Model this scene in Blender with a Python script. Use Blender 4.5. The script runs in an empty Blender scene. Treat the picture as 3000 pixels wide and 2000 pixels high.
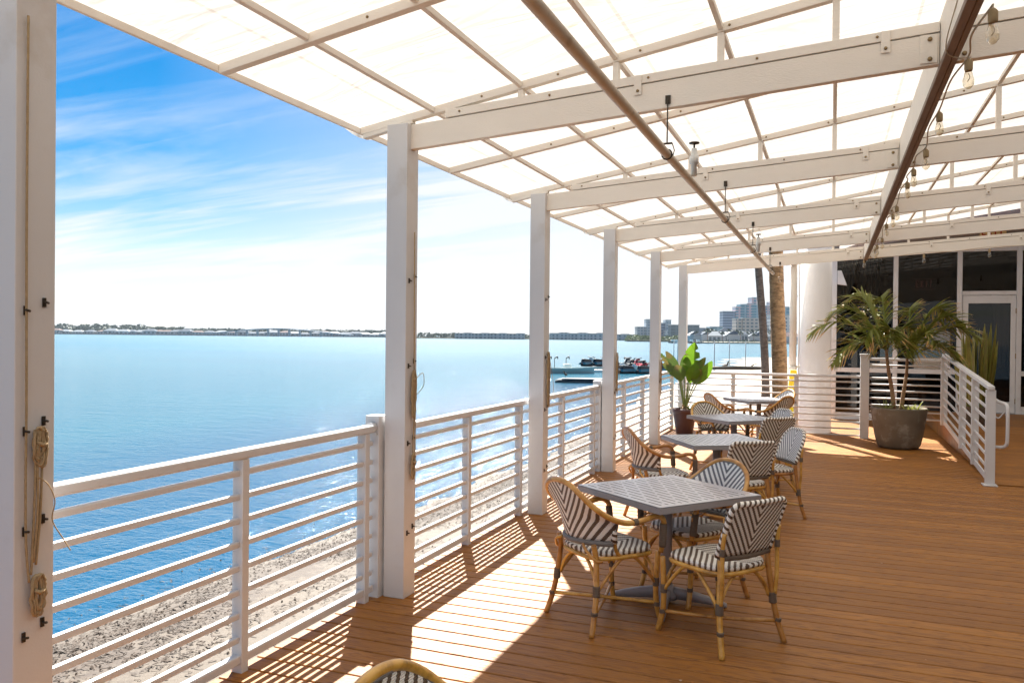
import bpy, math, random
from math import sin, cos, pi, radians, sqrt, atan2
from mathutils import Vector, Matrix, noise
random.seed(7)
scn = bpy.context.scene
COL = scn.collection

# ------------------------------------------------------------------ materials
def newmat(name):
    m = bpy.data.materials.new(name); m.use_nodes = True
    nt = m.node_tree
    for n in list(nt.nodes): nt.nodes.remove(n)
    out = nt.nodes.new('ShaderNodeOutputMaterial')
    return m, nt, out
def N(nt, typ, **kw):
    n = nt.nodes.new(typ)
    for k, v in kw.items():
        if k.startswith('i_'):
            key = k[2:]
            key = int(key) if key.isdigit() else key.replace('_', ' ')
            n.inputs[key].default_value = v
        else: setattr(n, k, v)
    return n
def L(nt, a, ao, b, bi):
    nt.links.new(a.outputs[ao], b.inputs[bi])
def rgb(c): return (c[0], c[1], c[2], 1.0)
def math_(nt, op, a, b=None, c=None, clamp=False):
    n = nt.nodes.new('ShaderNodeMath'); n.operation = op; n.use_clamp = clamp
    for i, v in enumerate((a, b, c)):
        if v is None: continue
        if isinstance(v, (int, float)): n.inputs[i].default_value = v
        else: nt.links.new(v, n.inputs[i])
    return n.outputs[0]
def mixc(nt, fac, a, b, blend='MIX'):
    n = nt.nodes.new('ShaderNodeMix'); n.data_type = 'RGBA'; n.blend_type = blend
    for i, v in ((0, fac), (6, a), (7, b)):
        if isinstance(v, (int, float)): n.inputs[i].default_value = v
        elif isinstance(v, tuple): n.inputs[i].default_value = v if len(v) == 4 else rgb(v)
        else: nt.links.new(v, n.inputs[i])
    return n.outputs[2]
def simple(name, c, rough=.5, spec=.5, metal=0., var=.12, scale=6., bump=.0, bscale=60., coat=0., stretch=None, dirt=None):
    """Principled with slight tone variation, optional stains and bump."""
    m, nt, out = newmat(name)
    p = N(nt, 'ShaderNodeBsdfPrincipled'); L(nt, p, 0, out, 0)
    tc = N(nt, 'ShaderNodeTexCoord'); mp = N(nt, 'ShaderNodeMapping'); L(nt, tc, 'Object', mp, 0)
    if stretch: mp.inputs['Scale'].default_value = stretch
    nz = N(nt, 'ShaderNodeTexNoise', i_Scale=scale, i_Detail=5.0); L(nt, mp, 0, nz, 'Vector')
    dk = tuple(x * (1 - var) for x in c); lt = tuple(min(1, x * (1 + var * .6)) for x in c)
    col = mixc(nt, nz.outputs[0], rgb(dk), rgb(lt))
    if dirt:
        n2 = N(nt, 'ShaderNodeTexNoise', i_Scale=dirt[1], i_Detail=8.0, i_Roughness=.65); L(nt, mp, 0, n2, 'Vector')
        f = math_(nt, 'MULTIPLY', math_(nt, 'SUBTRACT', n2.outputs[0], dirt[2], clamp=True), dirt[3], clamp=True)
        col = mixc(nt, f, col, rgb(dirt[0]))
    nt.links.new(col, p.inputs['Base Color'])
    p.inputs['Roughness'].default_value = rough; p.inputs['Metallic'].default_value = metal
    p.inputs['Specular IOR Level'].default_value = spec
    if coat: p.inputs['Coat Weight'].default_value = coat
    if bump:
        n3 = N(nt, 'ShaderNodeTexNoise', i_Scale=bscale, i_Detail=4.0); L(nt, mp, 0, n3, 'Vector')
        b = N(nt, 'ShaderNodeBump', i_Strength=bump, i_Distance=.01); L(nt, n3, 0, b, 'Height'); L(nt, b, 0, p, 'Normal')
    return m
M = {}
M['white'] = simple('white_paint', (.64, .635, .635), .42, .4, var=.08, scale=3, bump=.1, bscale=120, dirt=((.40, .32, .22), 3.2, .56, 1.6))
M['cream'] = simple('cream_painted_wood', (.82, .77, .69), .6, .3, var=.08, scale=9, bump=.25, bscale=160, stretch=(.35, 1, 1), dirt=((.5, .38, .25), 1.6, .62, 1.5))
M['cream_dirty'] = simple('weathered_pipe', (.62, .53, .42), .5, .4, var=.2, scale=14, bump=.1, dirt=((.22, .15, .08), 7., .56, 4.))
M['brownedge'] = simple('weathered_brown_board', (.27, .20, .155), .7, .3, var=.3, scale=8, stretch=(6, .6, 6), bump=.3)
M['brass'] = simple('weathered_bolt', (.28, .2, .1), .45, .5, metal=.7, var=.3, scale=80)
M['darkmetal'] = simple('dark_bronze_metal', (.045, .035, .025), .5, .5, metal=.3, var=.3, scale=40)
M['grey_metal'] = simple('grey_powder_coat', (.30, .28, .285), .42, .5, metal=.0, var=.08, scale=20)
M['rope'] = simple('old_cotton_rope', (.42, .31, .18), .85, .2, var=.35, scale=60, bump=.4, bscale=300)
M['wire'] = simple('light_cord', (.5, .42, .3), .7, .3)
M['bulbbase'] = simple('tan_lamp_socket', (.35, .25, .13), .6, .3, var=.25, scale=60)
M['binding'] = simple('grey_brown_binding', (.17, .125, .09), .65, .3, var=.35, scale=20, stretch=(1, 1, 14), bump=.5, bscale=40)
M['cane_grey'] = simple('grey_cane_binding', (.2, .185, .17), .6, .35, var=.25, scale=40, bump=.3)
M['seatpad_dark'] = simple('soil', (.05, .035, .022), .95, .1, var=.5, scale=30, bump=.8, bscale=40)
M['concrete_pot'] = simple('weathered_concrete', (.16, .135, .10), .8, .25, var=.5, scale=3.5, bump=.3, bscale=30, dirt=((.38, .36, .32), 4.5, .52, 3.2))
M['purple_pot'] = simple('maroon_glazed_clay', (.085, .035, .032), .38, .5, var=.25, scale=8, stretch=(1, 1, 6), bump=.1)
M['column'] = simple('white_stucco', (.80, .79, .79), .8, .2, var=.06, scale=5, bump=.6, bscale=60)
M['fascia'] = simple('taupe_wall_render', (.26, .225, .19), .8, .2, var=.12, scale=3, bump=.2)
M['yellow'] = simple('yellow_plastic', (.85, .68, .02), .4, .5, var=.06)
M['red'] = simple('red_plastic', (.5, .02, .03), .3, .5, var=.1)
M['teal'] = simple('teal_gelcoat', (.02, .16, .20), .25, .5, var=.15)
M['boatwhite'] = simple('white_gelcoat', (.75, .76, .74), .3, .5, var=.08)
M['black'] = simple('black_rubber', (.015, .015, .017), .5, .4, var=.2)
M['dockgrey'] = simple('dock_float', (.06, .07, .075), .7, .3, var=.4, scale=3)
M['bird'] = simple('dark_feathers', (.035, .03, .026), .8, .2, var=.3, scale=20)
M['log'] = simple('grey_driftwood', (.13, .11, .085), .85, .2, var=.4, scale=4, bump=.5, bscale=20)
M['trunk'] = None
M['housewhite'] = simple('pale_house_wall', (.36, .39, .43), .8, .2, var=.05, scale=.3)
M['roofblue'] = simple('grey_blue_roof', (.05, .075, .11), .8, .2, var=.2, scale=.4)
M['rooftan'] = simple('terracotta_roof', (.10, .06, .055), .8, .2, var=.2, scale=.4)
M['roofwhite'] = simple('pale_roof', (.15, .18, .21), .7, .2, var=.1, scale=.4)
M['winblue'] = simple('dark_blue_window', (.03, .07, .1), .2, .6, var=.2)
M['exit_panel'] = simple('exit_sign_panel', (.72, .52, .24), .5, .3)
M['exit_red'] = simple('exit_letter', (.42, .03, .015), .5, .3)
M['curtain_dark'] = simple('dark_sheer_curtain', (.06, .052, .05), .9, .1, var=.3, scale=6)
M['curtain_white'] = simple('white_drape', (.88, .87, .87), .9, .1, var=.04)  # colour of the bright reflection in the door glass
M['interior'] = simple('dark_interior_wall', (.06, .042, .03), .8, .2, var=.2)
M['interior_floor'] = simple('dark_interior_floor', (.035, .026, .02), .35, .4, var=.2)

def rattan():
    m, nt, out = newmat('honey_rattan_cane')
    p = N(nt, 'ShaderNodeBsdfPrincipled'); L(nt, p, 0, out, 0)
    tc = N(nt, 'ShaderNodeTexCoord'); oi = N(nt, 'ShaderNodeObjectInfo')
    nz = N(nt, 'ShaderNodeTexNoise', i_Scale=11., i_Detail=6.0, i_Roughness=.65); L(nt, tc, 'Object', nz, 0)
    cr = N(nt, 'ShaderNodeValToRGB'); L(nt, nz, 0, cr, 0)
    e = cr.color_ramp.elements
    e[0].position = .28; e[0].color = (.20, .085, .018, 1); e[1].position = .7; e[1].color = (.66, .38, .10, 1)
    x = e.new(.48); x.color = (.52, .25, .05, 1)
    hs = N(nt, 'ShaderNodeHueSaturation'); L(nt, cr, 0, hs, 'Color'); nt.links.new(math_(nt, 'ADD', math_(nt, 'MULTIPLY', oi.outputs['Random'], .45), .78), hs.inputs['Value']); nt.links.new(math_(nt, 'ADD', math_(nt, 'MULTIPLY', oi.outputs['Random'], .025), .487), hs.inputs['Hue'])
    nt.links.new(hs.outputs[0], p.inputs['Base Color'])
    p.inputs['Roughness'].default_value = .33; p.inputs['Coat Weight'].default_value = .25; p.inputs['Coat Roughness'].default_value = .25
    return m
M['rattan'] = rattan()

def weave(name, s=1.45, period=.050, seat=False, dark=(.12, .08, .05), light=(.95, .91, .83)):
    """chevron wicker: stripes climb away from the middle; the strand steps make the edges jagged"""
    m, nt, out = newmat(name)
    p = N(nt, 'ShaderNodeBsdfPrincipled'); L(nt, p, 0, out, 0)
    uv = N(nt, 'ShaderNodeUVMap'); sp = N(nt, 'ShaderNodeSeparateXYZ'); L(nt, uv, 0, sp, 0)
    u, v = sp.outputs[0], sp.outputs[1]
    st = .0085
    us = math_(nt, 'MULTIPLY', math_(nt, 'FLOOR', math_(nt, 'DIVIDE', math_(nt, 'ABSOLUTE', u), st)), st)
    uu = math_(nt, 'ADD', math_(nt, 'MULTIPLY', math_(nt, 'ABSOLUTE', u), .45), math_(nt, 'MULTIPLY', us, .55))
    ph = math_(nt, 'SUBTRACT', v, math_(nt, 'MULTIPLY', uu, s))
    f = math_(nt, 'FRACT', math_(nt, 'DIVIDE', ph, period))
    strip = math_(nt, 'GREATER_THAN', f, .54)
    nz = N(nt, 'ShaderNodeTexNoise', i_Scale=40., i_Detail=3.); L(nt, uv, 0, nz, 0)
    dcol = mixc(nt, nz.outputs[0], rgb(tuple(x * .6 for x in dark)), rgb(tuple(x * 1.5 for x in dark)))
    lcol = mixc(nt, nz.outputs[0], rgb(tuple(x * .9 for x in light)), rgb(light))
    col = mixc(nt, strip, lcol, dcol)
    nt.links.new(col, p.inputs['Base Color']); p.inputs['Roughness'].default_value = .55
    # strands
    w1 = math_(nt, 'ABSOLUTE', math_(nt, 'SINE', math_(nt, 'MULTIPLY', u, pi / .0085)))
    w2 = math_(nt, 'ABSOLUTE', math_(nt, 'SINE', math_(nt, 'MULTIPLY', v, pi / .006)))
    h = math_(nt, 'ADD', w1, w2)
    b = N(nt, 'ShaderNodeBump', i_Strength=.55, i_Distance=.004); nt.links.new(h, b.inputs['Height']); L(nt, b, 0, p, 'Normal')
    return m
M['weave'] = weave('chevron_wicker')
M['weave_blue'] = weave('chevron_wicker_bluegrey', dark=(.14, .145, .17), light=(.93, .92, .90))  # same wicker with blue sky light tinted into its colours
M['weave_arm'] = weave('chevron_wicker_curved', s=1.15, period=.060)
M['weave_arm_blue'] = weave('chevron_wicker_curved_grey', s=1.15, period=.060, dark=(.14, .145, .17), light=(.93, .92, .90))  # curved wicker, again with the sky light put into its colours
M['weave_seat'] = weave('chevron_wicker_seat', s=.9, period=.042)
def barber(name, dark=(.1, .065, .04), light=(.92, .88, .80)):
    m, nt, out = newmat(name)
    p = N(nt, 'ShaderNodeBsdfPrincipled'); L(nt, p, 0, out, 0)
    uv = N(nt, 'ShaderNodeUVMap'); sp = N(nt, 'ShaderNodeSeparateXYZ'); L(nt, uv, 0, sp, 0)
    ph = math_(nt, 'ADD', math_(nt, 'DIVIDE', sp.outputs[0], .036), math_(nt, 'MULTIPLY', sp.outputs[1], 1.0))
    st = math_(nt, 'GREATER_THAN', math_(nt, 'FRACT', ph), .55)
    col = mixc(nt, st, rgb(light), rgb(dark)); nt.links.new(col, p.inputs['Base Color']); p.inputs['Roughness'].default_value = .55
    return m
M['barber'] = barber('striped_wicker_edge')

def deckmat():
    m, nt, out = newmat('brown_composite_decking')
    p = N(nt, 'ShaderNodeBsdfPrincipled'); L(nt, p, 0, out, 0)
    tc = N(nt, 'ShaderNodeTexCoord'); sp = N(nt, 'ShaderNodeSeparateXYZ'); L(nt, tc, 'Object', sp, 0)
    bi = math_(nt, 'FLOOR', math_(nt, 'DIVIDE', sp.outputs[1], BW))
    wn = N(nt, 'ShaderNodeTexWhiteNoise', noise_dimensions='1D'); nt.links.new(bi, wn.inputs['W'])
    off = N(nt, 'ShaderNodeCombineXYZ'); nt.links.new(math_(nt, 'MULTIPLY', wn.outputs[0], 37.0), off.inputs[0])
    ad = N(nt, 'ShaderNodeVectorMath', operation='ADD'); L(nt, tc, 'Object', ad, 0); L(nt, off, 0, ad, 1)
    mp = N(nt, 'ShaderNodeMapping'); mp.inputs['Scale'].default_value = (3.2, 22., 1.); L(nt, ad, 0, mp, 0)
    g = N(nt, 'ShaderNodeTexNoise', i_Scale=1.0, i_Detail=2.5, i_Distortion=.8); L(nt, mp, 0, g, 0)
    rings = math_(nt, 'PINGPONG', math_(nt, 'MULTIPLY', g.outputs[0], 9.0), 1.0)
    fine = N(nt, 'ShaderNodeTexNoise', i_Scale=1.0, i_Detail=4.)
    mp2 = N(nt, 'ShaderNodeMapping'); mp2.inputs['Scale'].default_value = (9., 190., 1.); L(nt, ad, 0, mp2, 0); L(nt, mp2, 0, fine, 0)
    base = mixc(nt, wn.outputs[0], rgb((.225, .088, .012)), rgb((.395, .164, .023)))
    dk = mixc(nt, math_(nt, 'MULTIPLY', math_(nt, 'POWER', rings, 2.0), .75), base, rgb((.10, .032, .009)))
    col = mixc(nt, math_(nt, 'MULTIPLY', fine.outputs[0], .35), dk, rgb((.46, .20, .055)))
    st = N(nt, 'ShaderNodeTexNoise', i_Scale=.9, i_Detail=6., i_Roughness=.7); L(nt, tc, 'Object', st, 0)
    col = mixc(nt, math_(nt, 'MULTIPLY', math_(nt, 'SUBTRACT', st.outputs[0], .45, clamp=True), 1.2, clamp=True), col, rgb((.24, .10, .04)))
    # pale scuffs
    sc = N(nt, 'ShaderNodeTexVoronoi', i_Scale=2.3); L(nt, tc, 'Object', sc, 0)
    sf = math_(nt, 'MULTIPLY', math_(nt, 'LESS_THAN', sc.outputs[0], .018), .5)
    col = mixc(nt, sf, col, rgb((.6, .5, .4)))
    nt.links.new(col, p.inputs['Base Color'])
    rr = math_(nt, 'ADD', math_(nt, 'MULTIPLY', fine.outputs[0], .16), .42); nt.links.new(rr, p.inputs['Roughness'])
    p.inputs['Specular IOR Level'].default_value = .30
    b = N(nt, 'ShaderNodeBump', i_Strength=.3, i_Distance=.004)
    nt.links.new(math_(nt, 'ADD', rings, fine.outputs[0]), b.inputs['Height']); L(nt, b, 0, p, 'Normal')
    return m
BW = .1433
M['deck'] = deckmat()

def canopymat():
    m, nt, out = newmat('translucent_white_canvas')
    tr = N(nt, 'ShaderNodeBsdfTranslucent'); df = N(nt, 'ShaderNodeBsdfDiffuse'); mx = N(nt, 'ShaderNodeMixShader', i_0=.275)
    tc = N(nt, 'ShaderNodeTexCoord'); nz = N(nt, 'ShaderNodeTexNoise', i_Scale=.8, i_Detail=7., i_Roughness=.62); L(nt, tc, 'Object', nz, 0)
    c = mixc(nt, nz.outputs[0], rgb((.70, .665, .615)), rgb((.83, .81, .775)))
    # a few brown drip marks
    mp = N(nt, 'ShaderNodeMapping'); mp.inputs['Scale'].default_value = (2.2, 9., 2.); L(nt, tc, 'Object', mp, 0)
    vo = N(nt, 'ShaderNodeTexVoronoi', i_Scale=1.0); L(nt, mp, 0, vo, 0)
    c = mixc(nt, math_(nt, 'MULTIPLY', math_(nt, 'LESS_THAN', vo.outputs[0], .07), .45), c, rgb((.75, .5, .22)))
    sx = N(nt, 'ShaderNodeSeparateXYZ'); L(nt, tc, 'Object', sx, 0)
    seam = math_(nt, 'LESS_THAN', math_(nt, 'ABSOLUTE', math_(nt, 'SUBTRACT', math_(nt, 'FRACT', math_(nt, 'DIVIDE', math_(nt, 'ADD', sx.outputs[0], .3), 1.52)), .5)), .006)
    c = mixc(nt, math_(nt, 'MULTIPLY', seam, .35), c, rgb((.45, .38, .28)))
    mpw = N(nt, 'ShaderNodeMapping'); mpw.inputs['Scale'].default_value = (.9, 2.2, 1); mpw.inputs['Rotation'].default_value = (0, 0, .5); L(nt, tc, 'Object', mpw, 0)
    nw = N(nt, 'ShaderNodeTexNoise', i_Scale=1.2, i_Detail=3., i_Distortion=1.2); L(nt, mpw, 0, nw, 0)
    bw = N(nt, 'ShaderNodeBump', i_Strength=.6, i_Distance=.12); L(nt, nw, 0, bw, 'Height'); L(nt, bw, 0, tr, 'Normal'); L(nt, bw, 0, df, 'Normal')
    nt.links.new(c, tr.inputs[0]); nt.links.new(c, df.inputs[0])
    L(nt, df, 0, mx, 1); L(nt, tr, 0, mx, 2); L(nt, mx, 0, out, 0)
    return m
M['canvas'] = canopymat()

def tablemat():
    m, nt, out = newmat('slotted_grey_aluminium')
    p = N(nt, 'ShaderNodeBsdfPrincipled'); tr = N(nt, 'ShaderNodeBsdfDiffuse'); tr.inputs[0].default_value = (.02, .016, .014, 1); mx = N(nt, 'ShaderNodeMixShader')
    uv = N(nt, 'ShaderNodeUVMap')
    sp = N(nt, 'ShaderNodeSeparateXYZ'); L(nt, uv, 0, sp, 0)
    row = math_(nt, 'DIVIDE', sp.outputs[1], .052); rf = math_(nt, 'FRACT', row)
    inrow = math_(nt, 'LESS_THAN', rf, .17)
    sh = math_(nt, 'MULTIPLY', math_(nt, 'MODULO', math_(nt, 'FLOOR', row), 2.0), .5)
    cf = math_(nt, 'FRACT', math_(nt, 'ADD', math_(nt, 'DIVIDE', sp.outputs[0], .165), sh))
    incol = math_(nt, 'LESS_THAN', cf, .86)
    au = math_(nt, 'LESS_THAN', math_(nt, 'ABSOLUTE', sp.outputs[0]), .365); av = math_(nt, 'LESS_THAN', math_(nt, 'ABSOLUTE', sp.outputs[1]), .365)
    slot = math_(nt, 'MULTIPLY', math_(nt, 'MULTIPLY', inrow, incol), math_(nt, 'MULTIPLY', au, av))
    nz = N(nt, 'ShaderNodeTexNoise', i_Scale=9., i_Detail=4.); L(nt, uv, 0, nz, 0)
    c = mixc(nt, nz.outputs[0], rgb((.44, .43, .45)), rgb((.56, .545, .57)))
    nt.links.new(c, p.inputs['Base Color']); p.inputs['Roughness'].default_value = .27; p.inputs['Specular IOR Level'].default_value = .7
    nt.links.new(slot, mx.inputs[0]); L(nt, p, 0, mx, 1); L(nt, tr, 0, mx, 2); L(nt, mx, 0, out, 0)
    return m
M['slotted'] = tablemat()

def watermat():
    m, nt, out = newmat('sea_water')
    p = N(nt, 'ShaderNodeBsdfPrincipled'); L(nt, p, 0, out, 0)
    g = N(nt, 'ShaderNodeNewGeometry'); 
    nzc = N(nt, 'ShaderNodeTexNoise', i_Scale=.02, i_Detail=5.)
    mpc = N(nt, 'ShaderNodeMapping'); mpc.inputs['Scale'].default_value = (.5, 2.0, 1.); L(nt, g, 0, mpc, 0); L(nt, mpc, 0, nzc, 0)
    c = mixc(nt, nzc.outputs[0], rgb((.005, .07, .13)), rgb((.014, .145, .195)))
    sp = N(nt, 'ShaderNodeSeparateXYZ'); L(nt, g, 0, sp, 0)
    shal = math_(nt, 'DIVIDE', math_(nt, 'ADD', math_(nt, 'ADD', sp.outputs[0], math_(nt, 'MULTIPLY', nzc.outputs[0], 8.)), 20.), 8., clamp=True)    # weed beds darken the bottom off the beach
    weedy = math_(nt, 'MULTIPLY', shal, math_(nt, 'LESS_THAN', sp.outputs[1], 60.))
    c = mixc(nt, weedy, c, rgb((.009, .068, .135)))
    nt.links.new(c, p.inputs['Base Color'])
    rough = math_(nt, 'ADD', math_(nt, 'MULTIPLY', math_(nt, 'DIVIDE', math_(nt, 'SUBTRACT', sp.outputs[1], 25.), 130., clamp=True), .10), .09)    # unresolved chop far out
    nt.links.new(rough, p.inputs['Roughness']); p.inputs['IOR'].default_value = 1.33
    h = None
    for sc, st, amp, rot in ((.9, (1., 2.2, 1), .5, .5), (2.6, (1., 2.0, 1), .26, -.3), (7.5, (1., 1.6, 1), .24, .2), (21., (1., 1.5, 1), .07, -.1), (.25, (1., 2.5, 1), .45, .15)):
        mp = N(nt, 'ShaderNodeMapping'); mp.inputs['Scale'].default_value = st; mp.inputs['Rotation'].default_value = (0, 0, rot + .48); L(nt, g, 0, mp, 0)
        nz = N(nt, 'ShaderNodeTexNoise', i_Scale=sc, i_Detail=3.0, i_Roughness=.55); L(nt, mp, 0, nz, 0)
        t = math_(nt, 'MULTIPLY', nz.outputs[0], amp)
        h = t if h is None else math_(nt, 'ADD', h, t)
    b = N(nt, 'ShaderNodeBump', i_Strength=.6, i_Distance=.19); nt.links.new(h, b.inputs['Height']); L(nt, b, 0, p, 'Normal')
    return m
M['water'] = watermat()

def sandmat():
    m, nt, out = newmat('beach_sand_and_seaweed')
    p = N(nt, 'ShaderNodeBsdfPrincipled'); L(nt, p, 0, out, 0)
    g = N(nt, 'ShaderNodeNewGeometry'); at = N(nt, 'ShaderNodeAttribute', attribute_name='shore_distance')
    n1 = N(nt, 'ShaderNodeTexNoise', i_Scale=1.1, i_Detail=8., i_Roughness=.7); L(nt, g, 0, n1, 0)
    n2 = N(nt, 'ShaderNodeTexNoise', i_Scale=7., i_Detail=8., i_Roughness=.75); L(nt, g, 0, n2, 0)
    n3 = N(nt, 'ShaderNodeTexNoise', i_Scale=13., i_Detail=6., i_Roughness=.7); L(nt, g, 0, n3, 0)
    sand = mixc(nt, n1.outputs[0], rgb((.15, .12, .085)), rgb((.34, .295, .235)))
    sand = mixc(nt, math_(nt, 'MULTIPLY', math_(nt, 'GREATER_THAN', n3.outputs[0], .57), .75), sand, rgb((.06, .042, .026)))
    weed = mixc(nt, n3.outputs[0], rgb((.006, .0035, .002)), rgb((.085, .05, .026)))
    d = math_(nt, 'ADD', at.outputs['Fac'], math_(nt, 'MULTIPLY', math_(nt, 'SUBTRACT', n1.outputs[0], .5), 3.0))
    a = math_(nt, 'SUBTRACT', 1.0, math_(nt, 'DIVIDE', math_(nt, 'ABSOLUTE', math_(nt, 'SUBTRACT', d, .6)), 2.2), clamp=True)
    wf = math_(nt, 'MULTIPLY', math_(nt, 'SUBTRACT', math_(nt, 'ADD', math_(nt, 'MULTIPLY', a, .62), n2.outputs[0]), .80, clamp=True), 7., clamp=True)
    col = mixc(nt, wf, sand, weed)
    peb = mixc(nt, n3.outputs[0], rgb((.014, .008, .004)), rgb((.115, .08, .048)))
    nearf = math_(nt, 'SUBTRACT', 1.0, math_(nt, 'DIVIDE', math_(nt, 'SUBTRACT', d, 4.4), 2.5), clamp=True)
    sep = N(nt, 'ShaderNodeSeparateXYZ'); L(nt, g, 0, sep, 0)
    nearf = math_(nt, 'MULTIPLY', nearf, math_(nt, 'SUBTRACT', 1.0, math_(nt, 'DIVIDE', math_(nt, 'SUBTRACT', sep.outputs[1], 22.), 14.), clamp=True))
    col = mixc(nt, wf, mixc(nt, math_(nt, 'MULTIPLY', nearf, .85), sand, peb), weed)
    wet = math_(nt, 'SUBTRACT', 1.0, math_(nt, 'DIVIDE', at.outputs['Fac'], .9), clamp=True)
    col = mixc(nt, math_(nt, 'MULTIPLY', wet, .6), col, rgb((.12, .10, .075)))
    nt.links.new(col, p.inputs['Base Color']); p.inputs['Roughness'].default_value = .75
    b = N(nt, 'ShaderNodeBump', i_Strength=.6, i_Distance=.03); nt.links.new(math_(nt, 'ADD', n2.outputs[0], math_(nt, 'MULTIPLY', n3.outputs[0], .4)), b.inputs['Height']); L(nt, b, 0, p, 'Normal')
    return m
M['sand'] = sandmat()

def leafmat(name, a, b, tip=None, trans=.35, rough=.4):
    m, nt, out = newmat(name)
    p = N(nt, 'ShaderNodeBsdfPrincipled'); t = N(nt, 'ShaderNodeBsdfTranslucent'); mx = N(nt, 'ShaderNodeMixShader', i_0=trans)
    g = N(nt, 'ShaderNodeTexCoord'); nz = N(nt, 'ShaderNodeTexNoise', i_Scale=7., i_Detail=4.); L(nt, g, 'Object', nz, 0)
    c = mixc(nt, nz.outputs[0], rgb(a), rgb(b))
    if tip:
        uv = N(nt, 'ShaderNodeUVMap'); sp = N(nt, 'ShaderNodeSeparateXYZ'); L(nt, uv, 0, sp, 0)
        f = math_(nt, 'MULTIPLY', math_(nt, 'SUBTRACT', math_(nt, 'ADD', sp.outputs[1], math_(nt, 'MULTIPLY', math_(nt, 'SUBTRACT', nz.outputs[0], .5), 1.6)), .72, clamp=True), 4.0, clamp=True)
        c = mixc(nt, f, c, rgb(tip))
    nt.links.new(c, p.inputs['Base Color']); nt.links.new(c, t.inputs[0]); p.inputs['Roughness'].default_value = rough
    L(nt, p, 0, mx, 1); L(nt, t, 0, mx, 2); L(nt, mx, 0, out, 0)
    return m
M['frond'] = leafmat('palm_leaflet', (.105, .14, .018), (.30, .31, .05), tip=(.60, .36, .14), trans=.35)
M['bigleaf'] = leafmat('broad_green_leaf', (.07, .17, .010), (.15, .27, .018), trans=.45, rough=.35)
M['darkleaf'] = leafmat('dull_green_leaf', (.06, .11, .02), (.13, .19, .04), tip=(.2, .16, .05), trans=.3)
M['snake'] = leafmat('yellow_edged_leaf', (.07, .08, .018), (.34, .27, .06), trans=.2)
M['grasstuft'] = leafmat('yellow_green_blade', (.16, .19, .03), (.34, .34, .07), trans=.3)
M['stemgreen'] = simple('green_stem', (.16, .2, .05), .5, .4, var=.25, scale=10)
M['foliage'] = leafmat('far_foliage', (.016, .035, .022), (.035, .065, .035), trans=.1, rough=.7)
M['mangrove'] = leafmat('mangrove_leaf', (.05, .085, .02), (.12, .16, .045), trans=.1, rough=.7)

def trunkmat(name, c1, c2, sc):
    m, nt, out = newmat(name)
    p = N(nt, 'ShaderNodeBsdfPrincipled'); L(nt, p, 0, out, 0)
    tc = N(nt, 'ShaderNodeTexCoord')
    mp = N(nt, 'ShaderNodeMapping'); mp.inputs['Scale'].default_value = (1, 1, sc); L(nt, tc, 'Object', mp, 0)
    nz = N(nt, 'ShaderNodeTexNoise', i_Scale=6., i_Detail=8., i_Roughness=.7); L(nt, mp, 0, nz, 0)
    cr = N(nt, 'ShaderNodeValToRGB'); L(nt, nz, 0, cr, 0); cr.color_ramp.elements[0].position = .35; cr.color_ramp.elements[1].position = .68
    cr.color_ramp.elements[0].color = rgb(c1); cr.color_ramp.elements[1].color = rgb(c2)
    nt.links.new(cr.outputs[0], p.inputs['Base Color']); p.inputs['Roughness'].default_value = .85
    b = N(nt, 'ShaderNodeBump', i_Strength=.9, i_Distance=.03); L(nt, nz, 0, b, 'Height'); L(nt, b, 0, p, 'Normal')
    return m
M['trunk'] = trunkmat('palm_bark', (.13, .062, .022), (.46, .26, .12), 2.5)
M['trunk_grey'] = trunkmat('grey_palm_bark', (.11, .075, .055), (.30, .22, .17), 2.5)
M['trunk_small'] = trunkmat('ringed_young_palm_stem', (.22, .10, .05), (.40, .27, .14), 9.)

def glassmat(name='tinted_window_glass', tint=(.34, .31, .29), base=.07):
    m, nt, out = newmat(name)
    tr = N(nt, 'ShaderNodeBsdfTransparent'); tr.inputs[0].default_value = rgb(tint)
    gl = N(nt, 'ShaderNodeBsdfGlossy'); gl.inputs['Roughness'].default_value = .012; gl.inputs[0].default_value = rgb((.9, .9, .9))
    fr = N(nt, 'ShaderNodeFresnel', i_IOR=1.5); f = math_(nt, 'MULTIPLY', fr.outputs[0], .72, clamp=True)
    mx = N(nt, 'ShaderNodeMixShader'); nt.links.new(f, mx.inputs[0]); L(nt, tr, 0, mx, 1); L(nt, gl, 0, mx, 2); L(nt, mx, 0, out, 0)
    return m
M['glass'] = glassmat()
def bulbmat():
    m, nt, out = newmat('clear_bulb_glass')
    tr = N(nt, 'ShaderNodeBsdfTransparent'); tr.inputs[0].default_value = rgb((.93, .88, .78))
    gl = N(nt, 'ShaderNodeBsdfGlossy'); gl.inputs['Roughness'].default_value = .05
    lw = N(nt, 'ShaderNodeLayerWeight', i_Blend=.45); mx = N(nt, 'ShaderNodeMixShader')
    nt.links.new(math_(nt, 'ADD', math_(nt, 'MULTIPLY', lw.outputs['Facing'], .5), .08), mx.inputs[0]); L(nt, tr, 0, mx, 1); L(nt, gl, 0, mx, 2); L(nt, mx, 0, out, 0)
    return m
M['bulb'] = bulbmat()

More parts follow.
